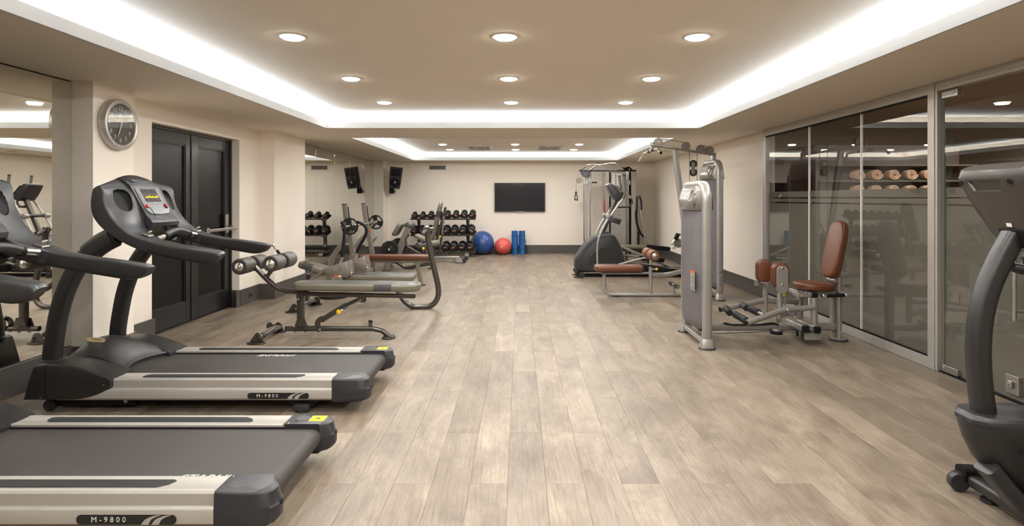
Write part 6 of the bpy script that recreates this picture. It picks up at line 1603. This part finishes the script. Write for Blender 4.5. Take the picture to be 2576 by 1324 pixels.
# ---- functional trainer
def trainer():
    Y = 13.6
    t = thing('functional_trainer', 'dual cable trainer with overhead chrome pull-up bars in the far right corner', 'exercise machine', (2.0, Y, 0))
    ch = m_chrome
    def vtube(px, pyt, pyb, r, m, name, Yq=Y, side=None, prof=None):
        a = at(px, pyt, Yq); b = B()
        if prof: b.tube([a, V((a.x, Yq, .05 if pyb is None else at(px, pyb, Yq).z))], 1, side=(1, 0, 0), prof=prof)
        else: b.rod(a, V((a.x, Yq, .05 if pyb is None else at(px, pyb, Yq).z)), r, 14)
        return part(name, b, m, t)
    vtube(1470, 445, None, .027, m_chrome, 'guide_column'); vtube(1476.3, 447, None, .011, m_steel, 'guide_rod')
    pc = vtube(1483.8, 432, None, 0, m_silver, 'perforated_column', prof=rrect(.05, .06, .008))
    b = B(); x = at(1483.8, 500, Y).x
    for k in range(28):
        b.lathe([(.008, 0), (.008, -.001)], (x, Y-.0305, 1.50-k*.048), (0, 1, 0), 8)
    pp = part('pin_holes', b, m_dark, pc, smooth=0); pp['kind'] = 'stuff'
    b = B(); xm = at(1476, 500, Y).x; b.bx((xm-.10, Y-.3, .012), (xm+.10, Y+.3, .06), .01); part('base_plate', b, m_pewter, t)
    # tower
    A, C_ = at(1523, 432, Y), at(1597, 432, Y); zt = A.z
    def slab(px0, px1, m, name, y0=Y-.06, y1=Y+.5, z0=.06, z1=None):
        b = B(); b.bx((at(px0, 0, Y).x, y0, z0), (at(px1, 0, Y).x, y1, z1 or zt), .008); return part(name, b, m, t)
    slab(1523, 1532, m_silver, 'tower_side'); slab(1532.2, 1535.6, m_dark, 'cable_slot', Y-.02, Y+.3); fp = slab(1536, 1574.5, m_silver, 'front_panel', Y-.03, Y+.35, .06, zt-.05)
    slab(1584, 1587, m_dark, 'cable_slot', Y-.02, Y+.3); slab(1587.2, 1600, m_silver, 'tower_side', Y-.06, Y+.5)
    b = B(); b.bx((A.x-.02, Y-.10, .012), (C_.x+.05, Y+.55, .06), .01); part('base_plate', b, m_pewter, t)
    for px in (1577.5, 1581): vtube(px, 432, None, .011, m_chrome, 'guide_rod', Y-.04)
    b = B(); b.bx((at(1537, 0, Y).x, Y-.0305, 1.0), (at(1555, 0, Y).x, Y-.0302, 1.0)); b.bm.free()
    # exercise charts
    ct = mat('chart_paper', srgb(214, 212, 206), .5, var=.02)
    for c, (pa, pb) in enumerate(((1540, 1547), (1550.5, 1564.5))):
        for r in range(9 if c else 5):
            y_ = 437+r*6.0
            p, q = at(pa, y_, Y-.032), at(pb, y_+5, Y-.032)
            b = B(); b.bx((p.x, Y-.033, q.z), (q.x, Y-.030, p.z)); cs = part('exercise_chart', b, ct, fp, smooth=0)
    for py in (530, 541):
        b = B(); b.lathe([(.010, 0), (.010, -.001)], at(1558, py, Y-.031), (0, 1, 0), 10); part('bolt', b, m_dark, fp)
    # top beam, half-moon plate, bars
    b = B(); b.tube(P([(1459, 429.5), (1600, 429.5)], Y), .020, 14); b.ball(at(1459, 429.5, Y), .024, 12); part('top_beam', b, m_slate, t)
    for px in (1468, 1478, 1493, 1534.5, 1549):
        b = B(); bolt(b, at(px, 429.5, Y)-V((0, .019, 0)), (0, -1, 0), .009, .005); part('bolt', b, m_chrome, t)
    b = B(); b.prism(P([(1460, 432), (1488, 432), (1487, 438), (1486, 447), (1472, 447.5), (1466, 444), (1462, 439)], Y-.05), (0, .012, 0), .002); b.prism(P([(1460, 432), (1488, 432), (1487, 438), (1486, 447), (1472, 447.5), (1466, 444), (1462, 439)], Y+.04), (0, .012, 0), .002); hp = part('corner_plate', b, m_slate2, t)
    for px, py in ((1470.5, 437), (1475.5, 438), (1484, 437), (1472.5, 443), (1484, 445.5)):
        b = B(); bolt(b, at(px, py, Y-.05), (0, -1, 0), .010, .005); part('bolt', b, m_chrome, hp)
    b = B(); b.tube(arc([at(1464.5, 426, Y), at(1478, 415, Y-.25), at(1494, 414, Y-.30), at(1511, 416, Y-.20)], .1), .017, 12); part('pull_up_bar', b, m_chrome, t)
    b = B(); b.tube(arc([at(1483.5, 429, Y), at(1498, 418, Y-.1), at(1512, 415, Y-.20), at(1531, 411.5, Y-.30), at(1547, 411, Y-.30), at(1561, 418, Y-.2), at(1574, 426, Y)], .1), .019, 12); part('pull_up_bar', b, m_chrome, t)
    b = B(); b.tube(P([(1568, 425), (1582, 421), (1590, 428)], Y-.05), .02, 10); b.box(at(1576, 427, Y-.05), (.10, .08, .07), bev=.01); part('bar_joint', b, m_dark, t)
    # trolleys
    for (px, s) in ((1474, 1), (1579, -1)):
        b = B(); b.bx(at(px-6.5, 466, Y)-V((0, .055, 0)), at(px+6.5, 454, Y)+V((0, .055, 0)), .008); part('pulley_trolley', b, m_silver, t)
    b = B(); b.rod(at(1480, 459.5, Y-.03), at(1490, 459.5, Y-.03), .012); part('trolley_arm', b, m_silver, t)
    b = B(); b.rod(at(1489, 459.3, Y-.03), at(1502, 459.3, Y-.03), .016); part('trolley_grip', b, m_dark, t)
    b = B(); b.lathe([(.02, -.02), (.068, -.02), (.070, -.016), (.070, .016), (.068, .02), (.02, .02)], at(1456, 454, Y), (0, 1, 0), 28); dc = part('pulley_cover', b, m_pewter, t)
    for px, py in ((1459.5, 449), (1456, 458.5), (1462, 456)):
        b = B(); bolt(b, at(px, py, Y-.02), (0, -1, 0), .008, .005); part('bolt', b, m_chrome, dc)
    b = B(); b.tube(P([(1450, 460), (1449, 467), (1449, 482)], Y), .008, 8); part('cable_end', b, m_steel, t)
    hd = thing('cable_handle', 'black stirrup handle hanging from the left cable of the corner trainer', 'handle', at(1449, 482, Y))
    b = B(); b.tube(P([(1448.5, 482), (1445.6, 502)], Y), .011, 10); b.tube(P([(1449.5, 482), (1453, 502)], Y), .011, 10); part('strap', b, m_dark, hd)
    b = B(); b.tube(P([(1445, 502.5), (1453.5, 503.5)], Y), .016, 12); part('grip', b, m_rubber, hd)
    # hanging accessories at the right side
    rp = thing('exercise_rope', 'black rope and straps hanging on the right side of the corner trainer', 'rope', at(1604, 495, Y))
    b = B(); b.tube(spl(P([(1602, 493), (1601.5, 510), (1601.5, 528)], Y-.05), 4), .026, 12, dome=True); part('rope_strand', b, m_rubber, rp)
    b = B(); b.tube(spl(P([(1609, 494), (1613, 508), (1613.5, 528)], Y-.05), 4), .022, 12, dome=True); part('rope_strand', b, m_rubber, rp)
    b = B(); b.tube(arc(P([(1601, 492), (1606, 496), (1611, 530)], Y-.09), .05), .009, 8); part('rope_clip', b, m_chrome, rp)
    st = thing('leather_strap', 'long black curved strap hanging below the rope on the trainer side', 'strap', at(1603, 560, Y))
    b = B(); b.tube(spl(P([(1601, 528), (1600.5, 548), (1604, 568), (1612, 588), (1624, 600)], Y-.08), 5), 1, side=(0, 1, 0), prof=rrect(.05, .045, .012)); part('strap', b, m_dark, st)
    b = B(); b.tube(P([(1606.5, 582), (1606, 618)], Y-.02), 1, side=(0, 1, 0), prof=rrect(.05, .04, .008)); part('strap_tail', b, m_dark, st)
    wb = thing('straight_cable_bar', 'pale metal bar leaning down from the hooks on the trainer side', 'cable bar', at(1612, 531, Y))
    b = B(); b.tube(spl(P([(1612, 531), (1617, 565), (1622, 598), (1625, 612)], Y-.12), 4), .017, 12, dome=True); part('bar', b, m_silver, wb)
    rb = thing('resistance_band', 'red and blue band hanging behind the left edge of the trainer tower', 'band', at(1521, 520, Y+.1))
    b = B(); b.tube(spl(P([(1523, 493), (1520.5, 510), (1520, 530), (1522, 545)], Y+.12), 4), 1, side=(0, 1, 0), prof=rrect(.03, .03, .008)); part('band', b, m_red, rb)
    b = B(); hp = B()
    hp.bm.free(); b.box(at(1605, 492, Y)+V((-.02, .1, .01)), (.06, .03, .03), bev=.004); part('hook', b, m_steel, t)
trainer()
# low pulley near the right wall
def low_pulley():
    Y = 8.6; t = thing('low_cable_pulley', 'round grey pulley with black webbing and snap hooks beside the pulldown tower', 'pulley', at(1697, 605, Y))
    b = B(); b.lathe([(.01, -.02), (.066, -.02), (.066, .02), (.01, .02)], at(1706, 612, Y), (0, 1, 0), 26); part('pulley_cover', b, m_pewter, t)
    b = B(); bolt(b, at(1706, 612, Y-.02), (0, -1, 0), .01, .006); part('bolt', b, m_chrome, t)
    b = B(); b.tube(P([(1706, 588), (1699, 603)], Y-.03), 1, side=(0, 1, 0), prof=rrect(.05, .06, .015)); part('webbing', b, m_dark, t)
    b = B(); b.tube(spl(P([(1698, 603), (1690, 612), (1693, 618), (1688, 626)], Y-.03), 4), .008, 8); b.ball(at(1696, 623, Y-.03), .02, 10); part('snap_hook', b, m_steel, t)
    b = B(); b.tube(P([(1704, 589), (1712, 590), (1722, 600), (1722, 640)], Y), .012, 8); b.tube([at(1722, 640, Y), at(1760, 660, 8.3)], .012, 8); part('pulley_arm', b, m_pewter, t)
low_pulley()

# ---- upright bike at the right edge
m_bike = mat('graphite_plastic', srgb(50, 45, 41), .34, bump=.05, bscale=420, var=.05, vscale=14, coat=.1)
def bike():
    Y = 2.42
    t = thing('exercise_bike', 'black upright cardio machine seen from behind at the right edge', 'exercise bike', (2.4, Y, 0))
    # curved neck
    pth = spl(P([(2478, 1075), (2474, 1040), (2464, 958), (2460.5, 874.5), (2468, 791), (2488, 717), (2520, 647), (2550, 592)], Y), 5)
    b = B(); b.tube(pth, 1, side=(0, 1, 0), prof=rrect(.078, .080, .026, 4)); nk = part('neck', b, m_plas, t, smooth=50)
    b = B(); b.lathe([(.046, 0), (.048, .004), (.044, .008)], pth[-4], pth[-3]-pth[-4], 20); b.bm.free()
    # shroud
    ax = [(.975, 2.28, .02), ]
    lv = [(.455, 1.835, 2.235, .13, .14), (.425, 1.830, 2.30, .145, .15), (.36, 1.845, 2.62, .15, .15), (.28, 1.885, 2.74, .148, .14), (.20, 1.955, 2.78, .14, .12), (.14, 2.03, 2.76, .12, .10), (.075, 2.10, 2.70, .09, .09)]
    b = B(); secs = []
    for z, xa, xb, hw, r in lv:
        ring_ = []
        n = 36
        for k in range(n):
            a = 2*PI*k/n; X = math.cos(a); S = math.sin(a)
            cx, L = (xa+xb)/2, (xb-xa)/2
            X2 = math.copysign(abs(X)**.62, X); S2 = math.copysign(abs(S)**.72, S)
            taper = .62+.38*min(1, (X2+1)*1.1)
            ring_.append(V((cx+L*X2, Y+hw*S2*taper, z)))
        secs.append(ring_)
    b.loft(list(reversed(secs))); sh = part('body_shroud', b, m_plas, t, smooth=50)
    b = B(); c = V((1.955, Y, .452)); ol = [(-.115, -.045), (-.115, .045), (-.08, .085), (.06, .115), (.17, .10), (.20, .06), (.20, -.06), (.17, -.10), (.06, -.115), (-.08, -.085)]
    b.loft([[c+V((x*k, y*k, z)) for x, y in ol] for z, k in ((-.018, 1.04), (0, 1.06), (.012, 1.0), (.018, .95))]); part('neck_collar', b, m_slate, t)
    b = B(); b.lathe([(.012, 0), (.012, .002), (.004, .003)], (1.955, Y-.136, .36), (-.5, -1, 0), 14); part('screw_hole', b, m_dark, sh)
    b = B(); b.tube(spl([V((1.90, Y-.04, .26)), V((1.98, Y-.05, .16)), V((2.06, Y-.06, .07)), V((2.10, Y-.06, .03))], 4), 1, side=(0, 1, 0), prof=rrect(.10, .06, .015)); part('front_leg', b, m_slate, t)
    b = B(); b.tube([V((2.07, 2.66, .062)), V((2.07, 1.95, .062))], 1, side=(1, 0, 0), prof=rrect(.064, .052, .018)); part('front_stabiliser', b, m_plas, t)
    b = B(); b.tube(arc([V((2.035, 2.70, .085)), V((2.10, 2.695, .085)), V((2.17, 2.62, .09)), V((2.20, 2.55, .09))], .05), 1, side=(0, 0, 1), prof=rrect(.06, .075, .02)); part('wheel_housing', b, m_dark, t)
    for y in (2.70, 1.93):
        b = B(); b.lathe([(.012, -.022), (.038, -.022), (.043, -.014), (.043, .014), (.038, .022), (.012, .022)], (2.025, y, .046), (.25, 1, 0), 22); part('transport_wheel', b, m_slate, t)
    foot_pad(t, (2.09, 2.60, 0), .035, .035); foot_pad(t, (2.09, 2.0, 0), .035, .035)
    b = B(); b.rod((2.09, 2.60, .01), (2.09, 2.60, .05), .01); part('levelling_foot', b, m_steel, t)
    b = B(); b.bx((2.74, Y-.26, .012), (2.83, Y+.26, .07), .015); part('rear_stabiliser', b, m_plas, t)
    foot_pad(t, (2.785, Y-.2, 0), .035, .03); foot_pad(t, (2.785, Y+.2, 0), .035, .03)
    b = B(); b.tube([V((2.10, Y, .075)), V((2.78, Y, .06))], 1, side=(0, 1, 0), prof=rrect(.08, .05, .01)); part('base_beam', b, m_dark, t)
    # console
    n_ = V((-.93, 0, -.36)).normalized(); upv = V((-.36, 0, .93)).normalized()
    def cp(y, h, d): return V((1.935, Y, 1.463))+upv*(h)+V((0, y, 0))-n_*d
    rows = [(-.335, .085, .0, .05), (-.27, .125, -.004, .07), (-.18, .165, -.006, .085), (-.09, .195, -.006, .095), (-.03, .207, .0, .095), (0.0, .200, .02, .085)]
    b = B(); secs = []
    for h, hw, f, th in rows:
        ring_ = []
        for k in range(32):
            a = 2*PI*k/32; X = math.cos(a); S = math.sin(a)
            X2 = math.copysign(abs(X)**.55, X); S2 = math.copysign(abs(S)**.55, S)
            ring_.append(cp(X2*hw, h, f+th*(.5-.5*S2)))
        secs.append(ring_)
    b.loft(secs); con = part('console', b, m_bike, t, smooth=55)
    M = frame(cp(.035, -.062, -.0085), (0, -1, 0), upv); nn = n_
    b = B(); b.loft([[M @ V((x*k, y*k, 0))+nn*z for x, y in [(-.10, .024), (-.075, -.026), (.075, -.026), (.085, .024)]] for z, k in ((.01, 1.04), (0, 1), (-.016, .9))])
    carve(con, b, m_bike)
    for y in (.155, -.095):
        b = B(); b.lathe([(.011, 0), (.011, .002), (.003, .0025)], cp(y, -.045, -.005), n_, 14); part('screw_hole', b, m_dark, con)
    b = B(); M = frame(cp(-.02, -.285, -.005), (0, -1, 0), upv); b.prism([M @ V((x, y, 0)) for x, y in ((-.07, .03), (.06, .03), (.05, -.05), (-.045, -.05))], n_*.004, .001); part('neck_plate', b, m_dark, con)
    b = B(); b.box((0, 0, 0), (.026, .016, .001), frame(cp(-.015, -.235, -.007), (0, -1, 0), upv)); part('serial_label', b, m_print, con)
    b = B(); b.prism([cp(y, h, .092) for y, h in ((-.15, -.04), (.15, -.04), (.12, -.20), (-.12, -.20))], n_*-.004, .001); part('display_panel', b, m_screen, con)
    # handlebar, seat
    b = B(); top = pth[-3]
    b.tube(arc([top+V((.0, -.02, -.10)), top+V((.12, -.08, -.13)), top+V((.24, -.22, -.10)), top+V((.34, -.22, .02))], .06), .017, 12); part('handlebar', b, m_plas, t)
    b = B(); b.tube(arc([top+V((.0, .02, -.10)), top+V((.12, .08, -.13)), top+V((.24, .22, -.10)), top+V((.34, .22, .02))], .06), .017, 12); part('handlebar', b, m_plas, t)
    b = B(); b.tube([V((2.62, Y, .35)), V((2.74, Y, .80))], .03, 14); part('seat_post', b, m_char, t)
    ol = [(-.14, -.03), (-.14, .03), (-.02, .06), (.08, .12), (.12, .10), (.12, -.10), (.08, -.12), (-.02, -.06)]
    b = B(); pad(b, [V((2.74+x, Y+y, .80)) for x, y in ol], (0, 0, 1), .07, .025, 4, dome=.01); part('saddle', b, m_rubber, t, smooth=60)
    for s in (-1, 1):
        b = B(); b.tube([V((2.36, Y+s*.15, .26)), V((2.36+s*.10, Y+s*.17, .26+s*.10))], .012, 10); b.box((2.36+s*.10, Y+s*.22, .26+s*.10), (.10, .09, .025), bev=.006); part('pedal', b, m_dark, t)
bike()
